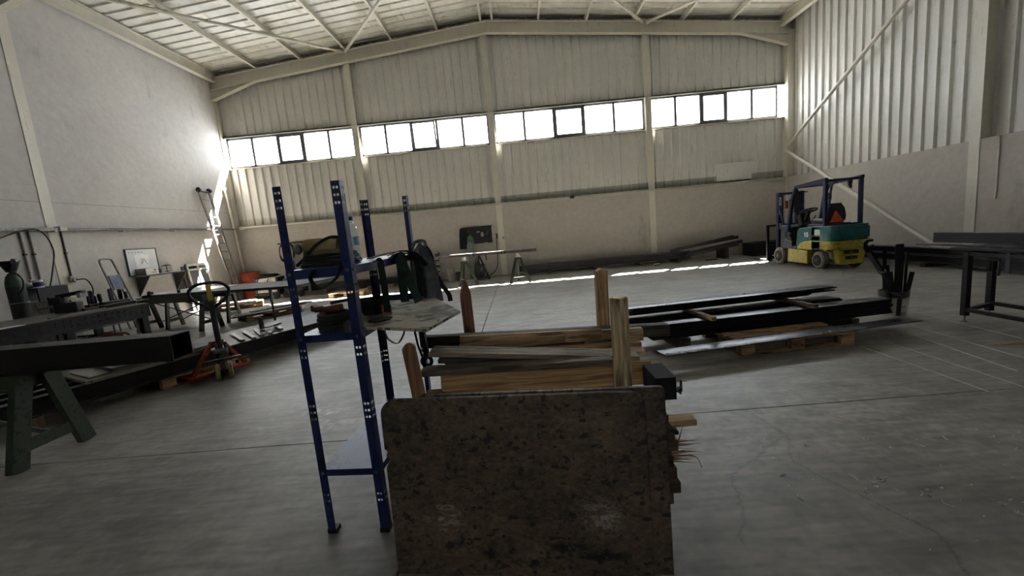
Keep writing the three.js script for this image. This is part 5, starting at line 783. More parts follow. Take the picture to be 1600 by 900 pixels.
{ // long stack on the floor, running away to the right: a = along, b = towards the viewer
  const TH = 62 * PI / 180, cu = Math.cos(TH), su = Math.sin(TH), O = [-4.9, -3.6];
  const W = (a, b) => [O[0] + a * cu + b * su, O[1] - a * su + b * cu];
  const ST = mat('steel', '#4a4648', 0.5, 0.3), ST2 = mat('steel', '#5f5f5f', 0.5, 0.3);
  const lay = (name, label, cat, a0, a1, y0, y1, b0, b1, m, extra) => { const [x, z] = W((a0 + a1) / 2, (b0 + b1) / 2); const o = thing(name, label, cat, [x, 0, z], TH); part(extra?.body || 'body', [bx(a1 - a0, y1 - y0, b1 - b0, 0, (y0 + y1) / 2, 0, 0, 0, 0, Math.min(0.004, (y1 - y0) / 4))], m, o); return o; };
  const one = (name, label, cat, a0, a1, y0, y1, b0, b1, m) => { const [x, z] = W((a0 + a1) / 2, (b0 + b1) / 2); return tag(part(name, [bx(a1 - a0, y1 - y0, b1 - b0, 0, 0, 0, 0, TH, 0).translate(x, (y0 + y1) / 2, z)], m, scene, { off: a0 }), label, cat); };
  { const [x, z] = W(1.66, -0.47); const p = makePallet('pale wooden pallet under the long steel stack by the pallet truck', x, z, TH, 1.0, 1.0); p.scale.y = 0.8; }
  { one('timber_bearer', 'timber bearer under the near end of the long steel stack', 'timber', 0.1, 0.2, 0, 0.115, -0.9, 0.05, wood('#7d6a4c', true)); }
  one('timber_bearer', 'timber bearer under the far end of the long steel stack', 'timber', 3.7, 3.8, 0, 0.115, -0.9, 0.05, wood('#7d6a4c', true));
  const beam = (label, a0, a1, b, y, w, h, m, kind) => { const p = W(a0, b), q = W(a1, b); return tag(part('steel_beam', [section(kind, w, h, 0.01, V3(p[0], y + h / 2, p[1]), V3(q[0], y + h / 2, q[1]))], m), label, 'beam'); };
  beam('long dark steel beam at the front of the floor stack, under the steel sheet', -0.3, 4.3, -0.06, 0.116, 0.12, 0.18, ST, 'i'); beam('second long dark steel beam behind the front one in the floor stack', -0.3, 4.2, -0.36, 0.116, 0.12, 0.18, ST, 'i'); beam('third long dark steel beam at the back of the floor stack', -0.3, 4.2, -0.7, 0.116, 0.12, 0.18, ST, 'i');
  one('steel_sheet', 'big grey steel sheet lying on the far half of the floor stack', 'sheet', 1.75, 4.0, 0.297, 0.305, -1.15, 0.0, mat('steel', '#86847e', 0.5, 0.3));
  one('pale_board', 'pale board on the near half of the floor stack, the lower of two', 'board', 0.55, 1.25, 0.297, 0.325, -0.62, -0.02, mat('paint', '#aaa89c', 0.6)); one('pale_board', 'upper pale board on the near half of the floor stack, under the framed panel', 'board', 0.6, 1.3, 0.326, 0.35, -0.66, -0.08, mat('paint', '#8e8c82', 0.6));
  one('brown_plank', 'red-brown plank edge on the front of the floor stack left of the pallet truck', 'plank', 1.27, 1.73, 0.298, 0.33, -0.14, 0.0, wood('#6d4a38', true));
  { const f = lay('framed_sheet', 'flat grey panel in a bright metal frame lying on the floor stack', 'panel', 0.8, 1.38, 0.351, 0.385, -0.74, -0.06, mat('paint', '#6e6d69', 0.6), { body: 'panel' });
    part('frame', [bx(0.6, 0.04, 0.025, 0, 0.37, 0.34), bx(0.6, 0.04, 0.025, 0, 0.37, -0.34), bx(0.04, 0.04, 0.68, -0.29, 0.37, 0), bx(0.05, 0.041, 0.68, 0.28, 0.37, 0)], mat('steel', '#c4c5c6', 0.4, 0.6), f); }
  one('dark_slab', 'dark flat slab between the framed panel and the pallet truck, the lower one', 'slab', 1.45, 1.8, 0.331, 0.352, -0.46, -0.02, mat('paint', '#47474a', 0.6)); one('dark_slab', 'dark flat slab lying on another between the framed panel and the pallet truck', 'slab', 1.5, 1.78, 0.353, 0.375, -0.42, -0.06, mat('paint', '#55565a', 0.6));
  const AL = mat('steel', '#cfcec8', 0.4, 0.25), place = ['nearest', 'second', 'third', 'fourth', 'fifth'];
  for (let k = 0; k < 5; k++) { const y = 0.306 + (k > 3 ? 0.03 : 0), a = 2.15 + k * 0.13, p = W(a, 0.0 + rnd(-0.05, 0.04)), q = W(a + 0.25 + rnd(-0.02, 0.02), -0.78 + k * 0.05); tag(part('alloy_profile', [section('channel', 0.05, 0.028, 0.003, V3(p[0], y + 0.015, p[1]), V3(q[0], y + 0.015, q[1]))], AL), 'bright aluminium profile lying across the steel sheet, ' + place[k] + ' to the pallet truck', 'profile', 'profiles on the steel sheet'); }
  const [gx, gz] = W(2.55, -0.25), g = thing('grinder', 'angle grinder standing on its head among the bright profiles', 'grinder', [gx, 0.335, gz], 0.6);
  part('grinder_body', [lathe([[0, 0.03], [0.035, 0.04], [0.035, 0.12], [0.028, 0.2], [0.02, 0.22], [0, 0.22]], 18)], mat('paint', '#33342f', 0.6), g); part('grinder_head', [bx(0.07, 0.05, 0.11, 0, 0.025, 0.02, 0, 0, 0, 0.012)], MT.alu, g);
  tag(part('plate_offcut', [bx(0.28, 0.02, 0.12, ...[W(2.75, -0.35)[0], 0.378, W(2.75, -0.35)[1]], 0.0, 1.3, 0.0)], mat('steel', '#6c6b66', 0.5, 0.4)), 'dark steel offcut lying over the bright profiles on the sheet', 'plate');
}
{ // welding bench with perforated edge channel
  const b = thing('welding_bench', 'long heavy steel bench with two rows of holes along its edge channel', 'workbench', [-6.65, 0, -7.03], -0.18);
  const M = mat('steel', '#47494e', 0.5, 0.4), z0 = -0.1, z1 = 4.4, n = 48, holes = [];
  for (let k = 0; k < n; k++) for (const y of [0.66, 0.74]) { const x = -z1 + 0.06 + k * (z1 - z0 - 0.1) / n; holes.push(Array.from({ length: 8 }, (_, i) => [x + 0.015 * Math.cos(-i * PI / 4), y + 0.015 * Math.sin(-i * PI / 4)])); }
  part('edge_channel', [extr([[-z1, 0.57], [-z0, 0.57], [-z0, 0.79], [-z1, 0.79]], 0.012, 0, holes).rotateY(PI / 2).translate(-0.01, 0, 0), bb(-0.09, -0.016, 0.57, 0.582, z0, z1), bb(-1.25, 0, 0.57, 0.79, z0, z0 + 0.012), bb(-1.25, -1.24, 0.57, 0.79, z0, z1)], M, b); part('inner_plate', [bb(-0.075, -0.065, 0.585, 0.785, z0, z1)], MT.black, b);
  part('bench_top', [bb(-1.25, 0, 0.79, 0.805, z0, z1)], mat('steel', '#8d8a82', 0.5, 0.3), b);
  for (const z of [z0 + 0.08, 1.05, 2.9]) for (const x of [-0.07, -1.15]) part('leg', [section('channel', 0.1, 0.08, 0.008, V3(x, 0.03, z), V3(x, 0.57, z), V3(1, 0, 0)), cyl(0.02, 0.03, 0.03, 14, x, 0.015, z)], M, b);
  part('lower_rail', [bb(-1.15, -0.07, 0.16, 0.2, z0 + 0.06, z0 + 0.1), bb(-0.63, -0.58, 0.16, 0.2, z0, 3)], M, b);
  const at = (x, z) => { const c = Math.cos(-0.18), s = Math.sin(-0.18); return [-6.65 + c * x + s * z, -7.03 - s * x + c * z]; };
  // wire tray cart below
  const [cx, cz] = at(-0.38, 0.52), c = thing('tray_cart', 'bright metal frame tray of cables and tools under the far end of the welding bench', 'cart', [cx, 0, cz], -0.18);
  const fr = (x0, x1, y, z0, z1) => [bar(V3(x0, y, z0), V3(x1, y, z0), 0.02, 0.02), bar(V3(x0, y, z1), V3(x1, y, z1), 0.02, 0.02), bar(V3(x0, y, z0), V3(x0, y, z1), 0.02, 0.02), bar(V3(x1, y, z0), V3(x1, y, z1), 0.02, 0.02)];
  part('frame', [...fr(-0.26, 0.26, 0.54, -0.45, 0.43), ...fr(-0.26, 0.26, 0.26, -0.45, 0.43), ...[-0.26, 0.26].flatMap((x) => [-0.45, 0.43].map((z) => bar(V3(x, 0.0, z), V3(x, 0.54, z), 0.02, 0.02, V3(1, 0, 0))))], MT.alu, c); part('tray', [bb(-0.26, 0.26, 0.25, 0.26, -0.45, 0.43)], MT.alu, c);
  part('tool_heap', [0, 1, 2, 3, 4, 5].map(() => tube(Array.from({ length: 5 }, () => [rnd(-0.22, 0.22), rnd(0.28, 0.42), rnd(-0.4, 0.38)]), 0.018, 30, 6)), mat('paint', '#2b2225', 0.6), c).userData.kind = 'stuff'; part('red_lead', [tube([[-0.1, 0.3, 0.3], [0.18, 0.38, 0.0], [0.21, 0.36, -0.25], [0.1, 0.3, -0.4]], 0.02, 30, 6)], mat('paint', '#6b2226', 0.6), c); part('bright_tube', [rod(V3(0.2, 0.3, 0.38), V3(0.22, 0.31, -0.1), 0.015), rod(V3(0.12, 0.29, 0.39), V3(0.14, 0.3, 0.0), 0.015)], BOLT, c);
  // things on the bench (top at 0.805)
  const Y = 0.806;
  const v = thing('bench_vise', 'dark bench vise among tools at the middle of the welding bench', 'vise', [-7.5, Y, -6.62], 0.4);
  part('vise_body', [bx(0.3, 0.16, 0.2, 0, 0.09, 0, 0, 0, 0, 0.02), bx(0.14, 0.12, 0.24, -0.1, 0.22, 0, 0, 0, 0.1, 0.02), bx(0.34, 0.06, 0.14, 0.06, 0.3, 0, 0, 0, 0.12, 0.015)], MT.black, v); part('vise_jaw', [bx(0.05, 0.08, 0.22, 0.2, 0.27, 0, 0, 0, 0, 0.006)], MT.alu, v); part('vise_screw', [cyl(0.02, 0.02, 0.4, 12, -0.22, 0.12, 0, 'x'), rod(V3(-0.38, 0.04, -0.05), V3(-0.38, 0.2, 0.05), 0.01)], BOLT, v);
  [[-7.62, -7.05, 0.3, 0.02], [-7.64, -7.13, 0.3, 0.034], [-7.66, -7.21, 0.2, 0.028], [-7.66, -7.3, 0.22, 0.03], [-7.65, -7.48, 0.28, 0.024], [-7.72, -7.58, 0.29, 0.02], [-7.58, -7.6, 0.26, 0.034], [-7.5, -7.63, 0.2, 0.026]].forEach(([x, z, h, r], k) => {
    const s = thing('bar_clamp', 'upright dark clamp handle on the far half of the welding bench, ' + ['first', 'second', 'third', 'fourth', 'fifth', 'sixth', 'seventh', 'eighth'][k] + ' from the left', 'clamp', [x, Y, z], k); part('clamp_handle', [lathe([[0, 0.06], [r * 0.6, 0.06], [r, 0.1], [r, h - 0.02], [r * 0.6, h], [0, h]], 12).rotateZ((k % 3 - 1) * 0.05)], MT.black, s); part('clamp_foot', [bb(-0.05, 0.05, 0, 0.06, -0.04, 0.04, 0.008)], mat('steel', '#3a3a3c', 0.5, 0.4), s);
  });
  const lay = (name, label, cat, x, z, l, w, h, turn, m) => tag(part(name, [bx(l, h, w, x, Y + h / 2 + 0.0005, z, 0, turn, 0, 0.004)], m), label, cat);
  lay('wood_strip', 'reddish wooden strip lying along the welding bench beside the vise', 'wood', -7.22, -6.95, 0.7, 0.06, 0.045, 1.45, wood('#6b3f2c', true)); lay('steel_bar', 'pale steel bar lying along the front of the welding bench', 'steel bar', -7.0, -6.3, 0.8, 0.05, 0.02, 1.5, mat('steel', '#b7b5ae', 0.4, 0.4)); lay('steel_bar', 'second pale steel bar lying near the far end of the welding bench', 'steel bar', -7.2, -7.42, 0.5, 0.06, 0.025, 1.2, mat('steel', '#c2c0b8', 0.4, 0.4)); lay('dark_case', 'flat dark tool case lying on the welding bench between the vise and the clamps', 'case', -7.42, -7.32, 0.4, 0.16, 0.07, 1.3, MT.black); lay('paper_sheet', 'white papers lying on the near end of the welding bench', 'paper', -6.95, -5.3, 0.35, 0.15, 0.006, 1.35, mat(null, '#dcdcd8', 0.8)); lay('hose_bundle', 'folded dark hose lying on the welding bench before the clamps', 'hose', -7.05, -7.0, 0.5, 0.1, 0.05, 1.35, MT.rubber);
  const bt = gasBottle('big dark green gas bottle with gauge and guard collar behind the welding bench', -8.6, -6.85, 0.115, 1.62, mat('paint', '#171c1c', 0.5), mat('paint', '#274530', 0.5));
  part('guard_collar', [lathe([[0.06, 1.55], [0.09, 1.62], [0.13, 1.74], [0.12, 1.74], [0.08, 1.63], [0.05, 1.56]], 20)], MT.black, bt); part('pressure_gauge', [cyl(0.05, 0.05, 0.04, 20, 0.22, 1.72, 0.1, 'z'), rod(V3(0, 1.6, 0), V3(0.2, 1.68, 0.08), 0.018), rod(V3(0.05, 1.58, 0.05), V3(0.22, 1.5, 0.1), 0.02)], BOLT, bt); part('gas_hose', [tube([[0.22, 1.5, 0.1], [0.28, 1.4, 0.1], [0.26, 1.25, 0.12], [0.18, 1.18, 0.14]], 0.012, 24, 7)], MT.rubber, bt);
  part('chain_strap', [new THREE.TorusGeometry(0.118, 0.008, 6, 36).rotateX(PI / 2).translate(0, 1.02, 0)], BOLT, bt);
  const cb = thing('side_cabinet', 'small grey cabinet with an open shelf behind the welding bench', 'cabinet', [-8.85, 0, -7.45]); part('cabinet_body', [bb(-0.3, 0.3, 0, 0.98, -0.25, 0.25, 0.01)], mat('paint', '#9c9a92', 0.6), cb); part('open_shelf', [bb(-0.3, 0.2, 1.2, 1.23, -0.25, 0.25), bb(-0.3, -0.27, 0.98, 1.2, -0.25, 0.25), bb(0.17, 0.2, 0.98, 1.2, -0.25, 0.25)], MT.black, cb); part('cabinet_door', [bb(0.0, 0.29, 0.05, 0.95, 0.25, 0.27, 0.004)], mat('paint', '#aeaca4', 0.6), cb); part('side_post', [bb(0.32, 0.36, 0.0, 1.05, 0.1, 0.24)], MT.black, cb);
  const cup = thing('paint_tin', 'white and blue tin standing on the cabinet shelf by the gas bottle', 'tin', [-8.85, 1.231, -7.4]); part('tin_body', [cyl(0.07, 0.07, 0.14, 20, 0, 0.07, 0)], mat(null, '#e3e4e6', 0.5), cup); part('tin_band', [cyl(0.072, 0.072, 0.08, 20, 0, 0.06, 0)], mat(null, '#24356b', 0.5), cup);
  tag(part('cloth_rag', [new THREE.SphereGeometry(0.1, 14, 10).scale(1, 0.55, 1).translate(-9.05, 1.285, -7.4)], mat('cloth', '#c9c9c4', 0.95)), 'crumpled white rag beside the blue-banded tin', 'cloth');
}
{ // second table on green trestles
  const D = mat('paint', '#4a5545', 0.5, 0.15);
  makeTrestle('dark green trestle under the far table, the front one of two with crossed rods', [-8.4, -8.95], [-6.62, -8.46], 0.745, 0.085, D, 0.23); makeTrestle('dark green trestle under the far table, the rear one of two', [-7.95, -9.1], [-6.68, -9.26], 0.745, 0.085, D, 0.26);
  const t = thing('work_table', 'long dark steel table top on the two far green trestles', 'table', [-8.55, 0, -9.1], -0.18); part('top_plate', [bb(0.35, 4.2, 0.785, 0.8, -1.0, 0.3)], mat('steel', '#33352f', 0.7, 0.2), t); part('edge_channel', [bb(0.35, 4.2, 0.747, 0.785, 0.26, 0.3), bb(0.35, 4.2, 0.747, 0.785, -1, -0.96), bb(0.35, 0.39, 0.747, 0.785, -1, 0.3), bb(4.16, 4.2, 0.747, 0.785, -1, 0.3)], D, t);
  tag(part('bright_sheet', [bx(1.4, 0.006, 1.1, -7.5, 0.8035, -9.25, 0, -0.18, 0)], mat('paint', '#dfe6ee', 0.3)), 'bright pale sheet lying on the left half of the far table', 'sheet');
  for (const [x, z, k] of [[-8.12, -8.78, 0], [-8.16, -8.9, 1], [-8.05, -8.72, 2], [-7.4, -8.72, 3]]) tag(part('stop_pin', [cyl(0.03, 0.03, 0.06 + 0.03 * (k === 2), 12, x, 0.8005 + (k === 3 ? 0.007 : 0) + (0.06 + 0.03 * (k === 2)) / 2, z)], MT.black), ['short black stop pin at the left corner of the far table', 'second short black stop pin at the left corner of the far table', 'taller black stop pin at the left corner of the far table', 'single black stop pin on the bright sheet of the far table'][k], 'pin');
  for (const [x, z, k] of [[-5.29, -8.52, 0], [-5.4, -9.45, 1]]) { const s = thing('prop_stand', k ? 'thin steel prop under the rear right end of the far table' : 'thin steel prop under the front right end of the far table', 'prop', [x, 0, z]); part('prop_rod', [cyl(0.022, 0.022, 0.5, 12, 0, 0.25, 0)], MT.black, s); part('prop_sleeve', [cyl(0.034, 0.034, 0.28, 14, 0, 0.6, 0), cyl(0.05, 0.05, 0.045, 16, 0, 0.76, 0)], BOLT, s); }
  makePallet('dark old pallet loaded with dark boards behind the far table', -5.98, -9.5, 0.9, 1.2, 0.6); 
  for (let k = 0; k < 4; k++) tag(part('dark_board', [bx(1.7 - k * 0.15, 0.02, 0.16, -5.98 + k * 0.03, 0.155 + (k === 3 ? 0.021 : 0), -9.5 + (k % 3 - 1) * 0.24, 0, 0.9 + rnd(-0.02, 0.02), 0)], mat('steel', '#3d3b38', 0.6, 0.2)), 'dark flat board on the old pallet behind the far table, ' + ['front', 'middle', 'rear', 'top'][k] + ' one', 'board');
  makePallet('pale pallet lit by the sun near the ladder foot', -8.1, -11.5, 0.5, 1.2, 0.8);
  tag(part('sun_board', [bx(1.0, 0.02, 0.5, -8.2, 0.155, -11.55, 0, 0.5, 0)], mat('paint', '#b9b1a0', 0.6)), 'pale board lying on the sunlit pallet near the ladder foot', 'board');
  tag(part('wood_block', [bx(0.16, 0.13, 0.12, -5.05, 0.066, -9.75, 0, 0.4, 0, 0.004)], wood('#7c5a3a', true)), 'small brown wooden block on the floor right of the old pallet', 'block');
}
{ // on the left wall
  const holes = [], z0 = -14.2, z1 = 3, n = 170; for (let k = 0; k < n; k++) { const x = z0 + 0.1 + k * 0.1; holes.push([[x, 0.018], [x, 0.034], [x + 0.05, 0.034], [x + 0.05, 0.018]]); }
  const tr = struct('trim', 'pale slotted metal cable tray running along the left wall'); tr.name = 'trim_3';
  part('tray_side', [extr([[z0, 0], [z1, 0], [z1, 0.055], [z0, 0.055]].map(([a, b]) => [-a, b]).reverse(), 0.002, 0, holes.map((h) => h.map(([a, b]) => [-a, b]))).rotateY(PI / 2).translate(XL + 0.12, 2.33, 0)], MT.alu, tr); part('tray_base', [bb(XL, XL + 0.12, 2.328, 2.331, z0, z1), bb(XL, XL + 0.003, 2.33, 2.4, z0, z1)], MT.alu, tr);
  for (let z = -13; z < 3; z += 1.5) part('tray_bracket', [bb(XL, XL + 0.14, 2.3, 2.328, z - 0.02, z + 0.02)], MT.frameSteel, tr); part('tray_cables', [0, 1, 2].map((k) => rod(V3(XL + 0.03 + k * 0.03, 2.345, z0 + 0.1), V3(XL + 0.03 + k * 0.03, 2.345, z1 - 0.1), 0.011, 6)), MT.rubber, tr);
  tag(part('junction_box', [bb(XL, XL + 0.14, 2.32, 2.42, -8.72, -8.58, 0.008)], mat('paint', '#cfcdc6', 0.6)), 'pale junction box on the cable tray at the left wall column', 'box');
  const cond = (label, z, y0, y1, c) => { const o = thing('conduit', label, 'conduit', [XL + 0.025, 0, z]); part('conduit_pipe', [rod(V3(0, y0, 0), V3(0, y1, 0), 0.018, 10)], mat('paint', c, 0.6), o); part('conduit_clip', [bb(-0.025, 0.022, (y0 + y1) / 2, (y0 + y1) / 2 + 0.03, -0.025, 0.025)], MT.black, o); };
  cond('grey conduit dropping from the cable tray to the red wall socket', -7.95, 1.38, 2.33, '#8d8a85'); cond('grey conduit dropping from the cable tray to the white wall socket', -8.1, 1.38, 2.33, '#8d8a85'); cond('dark conduit dropping beside the left wall column to a round socket', -8.68, 1.36, 2.33, '#4c463f');
  const sk = (label, z, y, c, r) => { const o = thing('wall_socket', label, 'socket', [XL, y, z]); part('socket_box', [bb(0, 0.07, -0.07, 0.07, -0.05, 0.05, 0.015)], mat('paint', r ? '#a9a7a0' : c, 0.5), o); part('socket_face', [cyl(0.04, 0.045, 0.05, 18, 0.09, -0.01, 0, 'x')], mat('paint', c, 0.5), o); };
  sk('red industrial wall socket behind the welding bench', -7.95, 1.3, '#7d1f1c', 1); sk('white wall socket right of the red one', -8.12, 1.32, '#c9c8c2', 0); sk('grey wall socket with a plugged black cable beside the column', -8.68, 1.3, '#b9b7b0', 0);
  const cab = (label, pts, r = 0.012) => tag(part('power_cable', [tube(pts, r, 70, 7)], MT.rubber), label, 'cable');
  cab('black cable arching over the cable tray and hanging down beside the column to the vise', [[XL + 0.1, 1.95, -6.6], [XL + 0.12, 1.98, -7.0], [XL + 0.14, 2.18, -7.5], [XL + 0.15, 2.34, -7.95], [XL + 0.15, 2.35, -8.15], [XL + 0.14, 2.2, -8.3], [XL + 0.12, 1.9, -8.38], [XL + 0.12, 1.6, -8.3], [XL + 0.14, 1.35, -8.2], [XL + 0.3, 1.15, -8.0], [XL + 0.7, 1.02, -7.8], [-8.3, 0.9, -7.4], [-7.85, 0.84, -6.9]]); cab('black cable drooping from the grey socket down to the welding bench', [[XL + 0.12, 1.28, -8.68], [XL + 0.25, 1.27, -8.75], [XL + 0.3, 1.1, -8.8], [XL + 0.4, 0.95, -8.7], [-8.6, 0.86, -8.0], [-7.95, 0.83, -7.35]]);
  // whiteboard
  const wb = thing('whiteboard', 'white board in a dark frame with a pinned drawing on the left wall', 'whiteboard', [XL + 0.005, 1.22, -10.44]);
  part('board_face', [bb(0.005, 0.02, 0, 0.64, -0.42, 0.42)], mat(null, '#d6d8da', 0.35), wb); part('board_frame', [bb(0, 0.03, -0.02, 0.0, -0.44, 0.44), bb(0, 0.03, 0.64, 0.66, -0.44, 0.44), bb(0, 0.03, -0.02, 0.66, -0.44, -0.42), bb(0, 0.03, -0.02, 0.66, 0.42, 0.44)], mat('paint', '#4e4f52', 0.5), wb);
  part('pinned_paper', [bx(0.003, 0.36, 0.27, 0.024, 0.33, 0.08, 0.12), bx(0.003, 0.3, 0.25, 0.027, 0.36, -0.04, -0.2)], mat(null, '#e9e9e8', 0.8), wb);
  const ink = []; for (const [a, b] of [[[-0.1, 0.25], [-0.03, 0.4]], [[-0.03, 0.4], [0.04, 0.28]], [[-0.08, 0.32], [0.05, 0.34]], [[0.02, 0.42], [0.06, 0.26]], [[-0.06, 0.24], [0.04, 0.24]]]) ink.push(bar(V3(0.03, a[1], a[0]), V3(0.03, b[1], b[0]), 0.002, 0.012, V3(1, 0, 0))); for (let k = 0; k < 5; k++) ink.push(bb(0.021, 0.023, 0.56, 0.575, 0.32 - k * 0.09, 0.36 - k * 0.09)); part('ink_marks', ink, mat(null, '#4a5a78', 0.8), wb);
  const fs = thing('wall_shelf', 'fold-down wall shelf cluttered with papers below the whiteboard', 'shelf', [XL, 1.17, -10.68]); part('shelf_board', [bb(0, 0.4, 0, 0.03, -0.66, 0.62, 0.004)], mat('paint', '#c7c5bd', 0.5), fs); part('shelf_edge', [bb(0.4, 0.408, 0.0, 0.03, -0.66, 0.62)], mat('paint', '#3a3d4c', 0.5), fs); part('shelf_bracket', [extr([[0, 0], [0.36, 0], [0, -0.5]], 0.02).translate(0.005, 0, -0.64), extr([[0, 0], [0.36, 0], [0, -0.5]], 0.02).translate(0.005, 0, 0.5)], mat('paint', '#58544e', 0.6), fs);
  const on = (name, label, cat, g, m) => tag(part(name, g, m), label, cat);
  const cr = thing('cardboard_box', 'grey carton with a white printed end on the wall shelf', 'box', [XL + 0.2, 1.2005, -10.3]); part('carton', [bb(-0.14, 0.14, 0, 0.17, -0.18, 0.18, 0.004)], mat('paint', '#8f8d88', 0.8), cr); part('carton_end', [bb(0.139, 0.144, 0.005, 0.165, -0.18, 0.18)], mat(null, '#d8d6d2', 0.8), cr); part('print', [bb(0.143, 0.146, 0.1, 0.13, -0.12, -0.04), bb(0.143, 0.146, 0.06, 0.07, -0.12, 0.06), bb(0.143, 0.146, 0.04, 0.05, -0.12, 0.02)], mat(null, '#55545a', 0.8), cr);
  for (let k = 0; k < 4; k++) on('paper_sheet', 'loose white sheet on the wall shelf, ' + ['first', 'second', 'third', 'fourth'][k] + ' from the carton', 'paper', [bx(0.24, 0.003, 0.2, XL + 0.24, 1.2025 + k * 0.0032, -10.66 - k * 0.14, 0, k * 0.4, 0)], mat(null, k % 2 ? '#cfd3e4' : '#e4e4e2', 0.8));
  const fn = thing('desk_lamp', 'small dark lamp with a flat shade standing on the wall shelf', 'lamp', [XL + 0.16, 1.215, -10.95]); part('lamp_base', [cyl(0.05, 0.06, 0.02, 18, 0, 0.012, 0)], MT.black, fn); part('lamp_stem', [rod(V3(0, 0.02, 0), V3(0, 0.17, 0), 0.01)], MT.black, fn); part('lamp_shade', [lathe([[0.015, 0.2], [0.12, 0.17], [0.125, 0.165], [0.0, 0.175]], 20)], MT.black, fn);
  on('dark_bundle', 'dark round tin on the wall shelf between the carton and the lamp', 'tin', [lathe([[0, 0.0], [0.07, 0], [0.075, 0.1], [0.05, 0.13], [0, 0.13]], 20).translate(XL + 0.15, 1.215, -10.68)], mat('paint', '#3d3b38', 0.6));
  on('dark_sheet', 'dark panel standing against the left wall below the end of the wall shelf', 'panel', [extr([[-0.2, 1.15], [0.2, 1.15], [0.04, 0.55], [-0.08, 0.55]], 0.02).rotateY(PI / 2).translate(XL + 0.013, 0, -11.48)], mat('paint', '#3f3e3c', 0.7));
  // step ladder, folded, by the wall
  const sl = thing('step_ladder', 'folded aluminium step ladder with rounded top rail and grey platform by the left wall', 'ladder', [XL + 0.25, 0, -9.35]); 
  part('side_rail', [tube([[0.35, 0.02, 0.2], [0.2, 0.58, 0.18], [0.07, 1.05, 0.165], [-0.07, 1.58, 0.15], [-0.085, 1.65, 0.135], [-0.09, 1.67, 0.1], [-0.09, 1.67, -0.1], [-0.085, 1.65, -0.135], [-0.07, 1.58, -0.15], [0.07, 1.05, -0.165], [0.2, 0.58, -0.18], [0.35, 0.02, -0.2]], 0.02, 90, 8)], MT.alu, sl); part('platform', [bx(0.03, 0.34, 0.26, 0.06, 1.12, 0, 0, 0, 0.22)], mat('steel', '#8a97a8', 0.4, 0.4), sl); for (const y of [0.25, 0.5, 0.75]) part('step', [bx(0.08, 0.03, 0.34, 0.3 - y * 0.26, y, 0, 0, 0, 0, 0.004)], MT.alu, sl); part('rear_leg', [rod(V3(0.1, 0.0, 0.19), V3(0.0, 1.0, 0.16), 0.014), rod(V3(0.1, 0.0, -0.19), V3(0.0, 1.0, -0.16), 0.014)], mat('paint', '#3a3c40', 0.5), sl);
  // window frames leaning on the wall
  const wf = thing('window_sash', 'bright aluminium double window frame leaning against the left wall', 'window frame', [XL + 0.2, 0, -12.1]); const lean = (g) => g.rotateZ(0.1);
  part('outer_frame', [bb(-0.02, 0.03, 0.45, 0.52, -0.42, 0.42), bb(-0.02, 0.03, 1.3, 1.37, -0.42, 0.42), bb(-0.02, 0.03, 0.45, 1.37, -0.42, -0.35), bb(-0.02, 0.03, 0.45, 1.37, 0.35, 0.42), bb(-0.02, 0.03, 0.45, 1.3, -0.03, 0.03), bb(-0.02, 0.03, 1.17, 1.22, -0.42, 0.42), bb(-0.02, 0.0, 0, 0.45, -0.4, 0.4)].map(lean), mat('paint', '#e3e4e4', 0.35), wf); for (const s of [-1, 1]) part('grey_pane', lean(bb(0, 0.008, 0.52, 1.17, s * 0.19 - 0.16, s * 0.19 + 0.16)), mat(null, '#5d6264', 0.25), wf);
  on('dark_sheet', 'dark board leaning on the left wall behind the bright window frame', 'board', [bx(0.02, 1.3, 0.95, XL + 0.085, 0.655, -12.05, 0, 0, 0.1)], mat('paint', '#4f4b46', 0.7)); on('dark_case', 'dark low case on the floor before the leaning window frame', 'case', [bb(XL + 0.55, XL + 0.85, 0, 0.4, -11.75, -11.35, 0.01)], mat('paint', '#33312f', 0.7));
  // ladder
  const ld = thing('ladder', 'long aluminium ladder leaning on the left wall in the back corner, with dark end rollers', 'ladder', [0, 0, 0]);
  const A0 = V3(-9.28, 0, -13.18), A1 = V3(-9.57, 3.55, -12.72), B0 = V3(-9.34, 0, -13.56), B1 = V3(-9.57, 3.55, -13.15);
  for (const [a, b] of [[A0, A1], [B0, B1]]) part('stile', [bar(a, b, 0.03, 0.075, V3(0, 0, 1))], mat('steel', '#d6d3cb', 0.4, 0.4), ld); for (let k = 1; k < 13; k++) part('rung', [rod(A0.clone().lerp(A1, k / 13), B0.clone().lerp(B1, k / 13), 0.018, 10)], mat('steel', '#dedbd3', 0.4, 0.4), ld);
  part('end_roller', [cyl(0.075, 0.075, 0.06, 20, -9.55, 3.56, -12.72, 'z'), cyl(0.075, 0.075, 0.06, 20, -9.55, 3.56, -13.15, 'z'), rod(V3(-9.55, 3.52, -12.72), V3(-9.55, 3.52, -13.15), 0.03)], MT.black, ld);
}

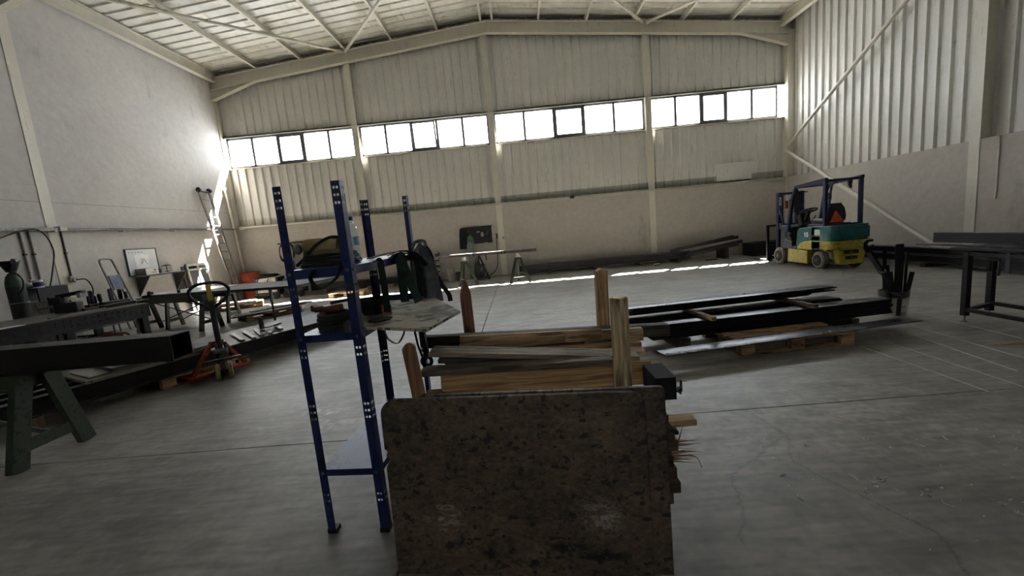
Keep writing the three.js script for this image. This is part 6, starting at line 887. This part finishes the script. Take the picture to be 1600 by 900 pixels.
// ---------- marks and litter on the floor ----------
{
  const M = mat(null, '#c9c9c4', 0.9), line = (label, a, b, w) => { const o = struct('trim', label, [bar(V3(a[0], 0.001, a[1]), V3(b[0], 0.001, b[1]), w, 0.002)], M); o.name = numbered('floor_marking'); };
  const fl = [[[3.42, -4.2], [3.39, -2.98]], [[3.75, -4.35], [3.68, -3.0]], [[4.17, -4.48], [3.96, -3.29]], [[4.45, -4.75], [4.31, -3.54]], [[5.0, -5.3], [4.85, -3.9]]];
  fl.forEach(([a, b], k) => line('thin pale chalk line on the floor before the right bench, ' + ['leftmost', 'second from the left', 'third from the left', 'fourth from the left', 'rightmost'][k], a, b, 0.008));
  const g = []; for (let k = 0; k < 110; k++) { const x = 1.2 + 2.6 * Math.pow(rnd(), 0.7), z = -2.6 + 1.75 * rnd(); const s = rnd(0.003, 0.009); g.push(bx(s, 0.002, s * rnd(0.4, 1), x, 0.0015, z, 0, rnd(3), 0)); }
  for (let k = 0; k < 75; k++) {                                                     // curled shavings, in loose clusters
    const c = rnd() < 0.6, x = c ? 1.75 + (k % 6) * 0.24 + rnd(-0.09, 0.09) : rnd(1.3, 3.4), z = c ? -2.05 + ((k * 7) % 6) * 0.13 + rnd(-0.08, 0.08) : rnd(-2.5, -0.9), l = rnd(0.012, 0.04), a = rnd(6.28), w = rnd(-1, 1);
    g.push(ribbon([0, 1, 2, 3].map((i) => [x + Math.cos(a + w * i) * l * (i - 1.5) * 0.6, 0.003 + 0.003 * (i % 2), z + Math.sin(a + w * i) * l * (i - 1.5) * 0.6]), [0, 1, 0.3], 0.004, 0.0012, 7));
  }
  const o = part('paint_flakes', g, mat(null, '#d5d5d2', 0.9)); o.userData = { kind: 'stuff', label: 'small white flakes scattered over the floor in the right foreground', category: 'flakes' };
}

{
  const c = thing('conduit', 'thin pale cable hanging beside the broad column on the right low wall', 'cable', [9.085, 0, -8.35]);
  part('cable_run', [tube([[0, 2.43, 0.22], [0, 2.2, 0.235], [-0.004, 1.8, 0.24], [0, 1.4, 0.235], [0, 1.28, 0.22]], 0.012, 40, 6)], MT.frameSteel, c);
}

scene.traverse((o) => { if (o.isMesh) { o.castShadow = true; o.receiveShadow = true; } });
renderer.render(scene, camera);
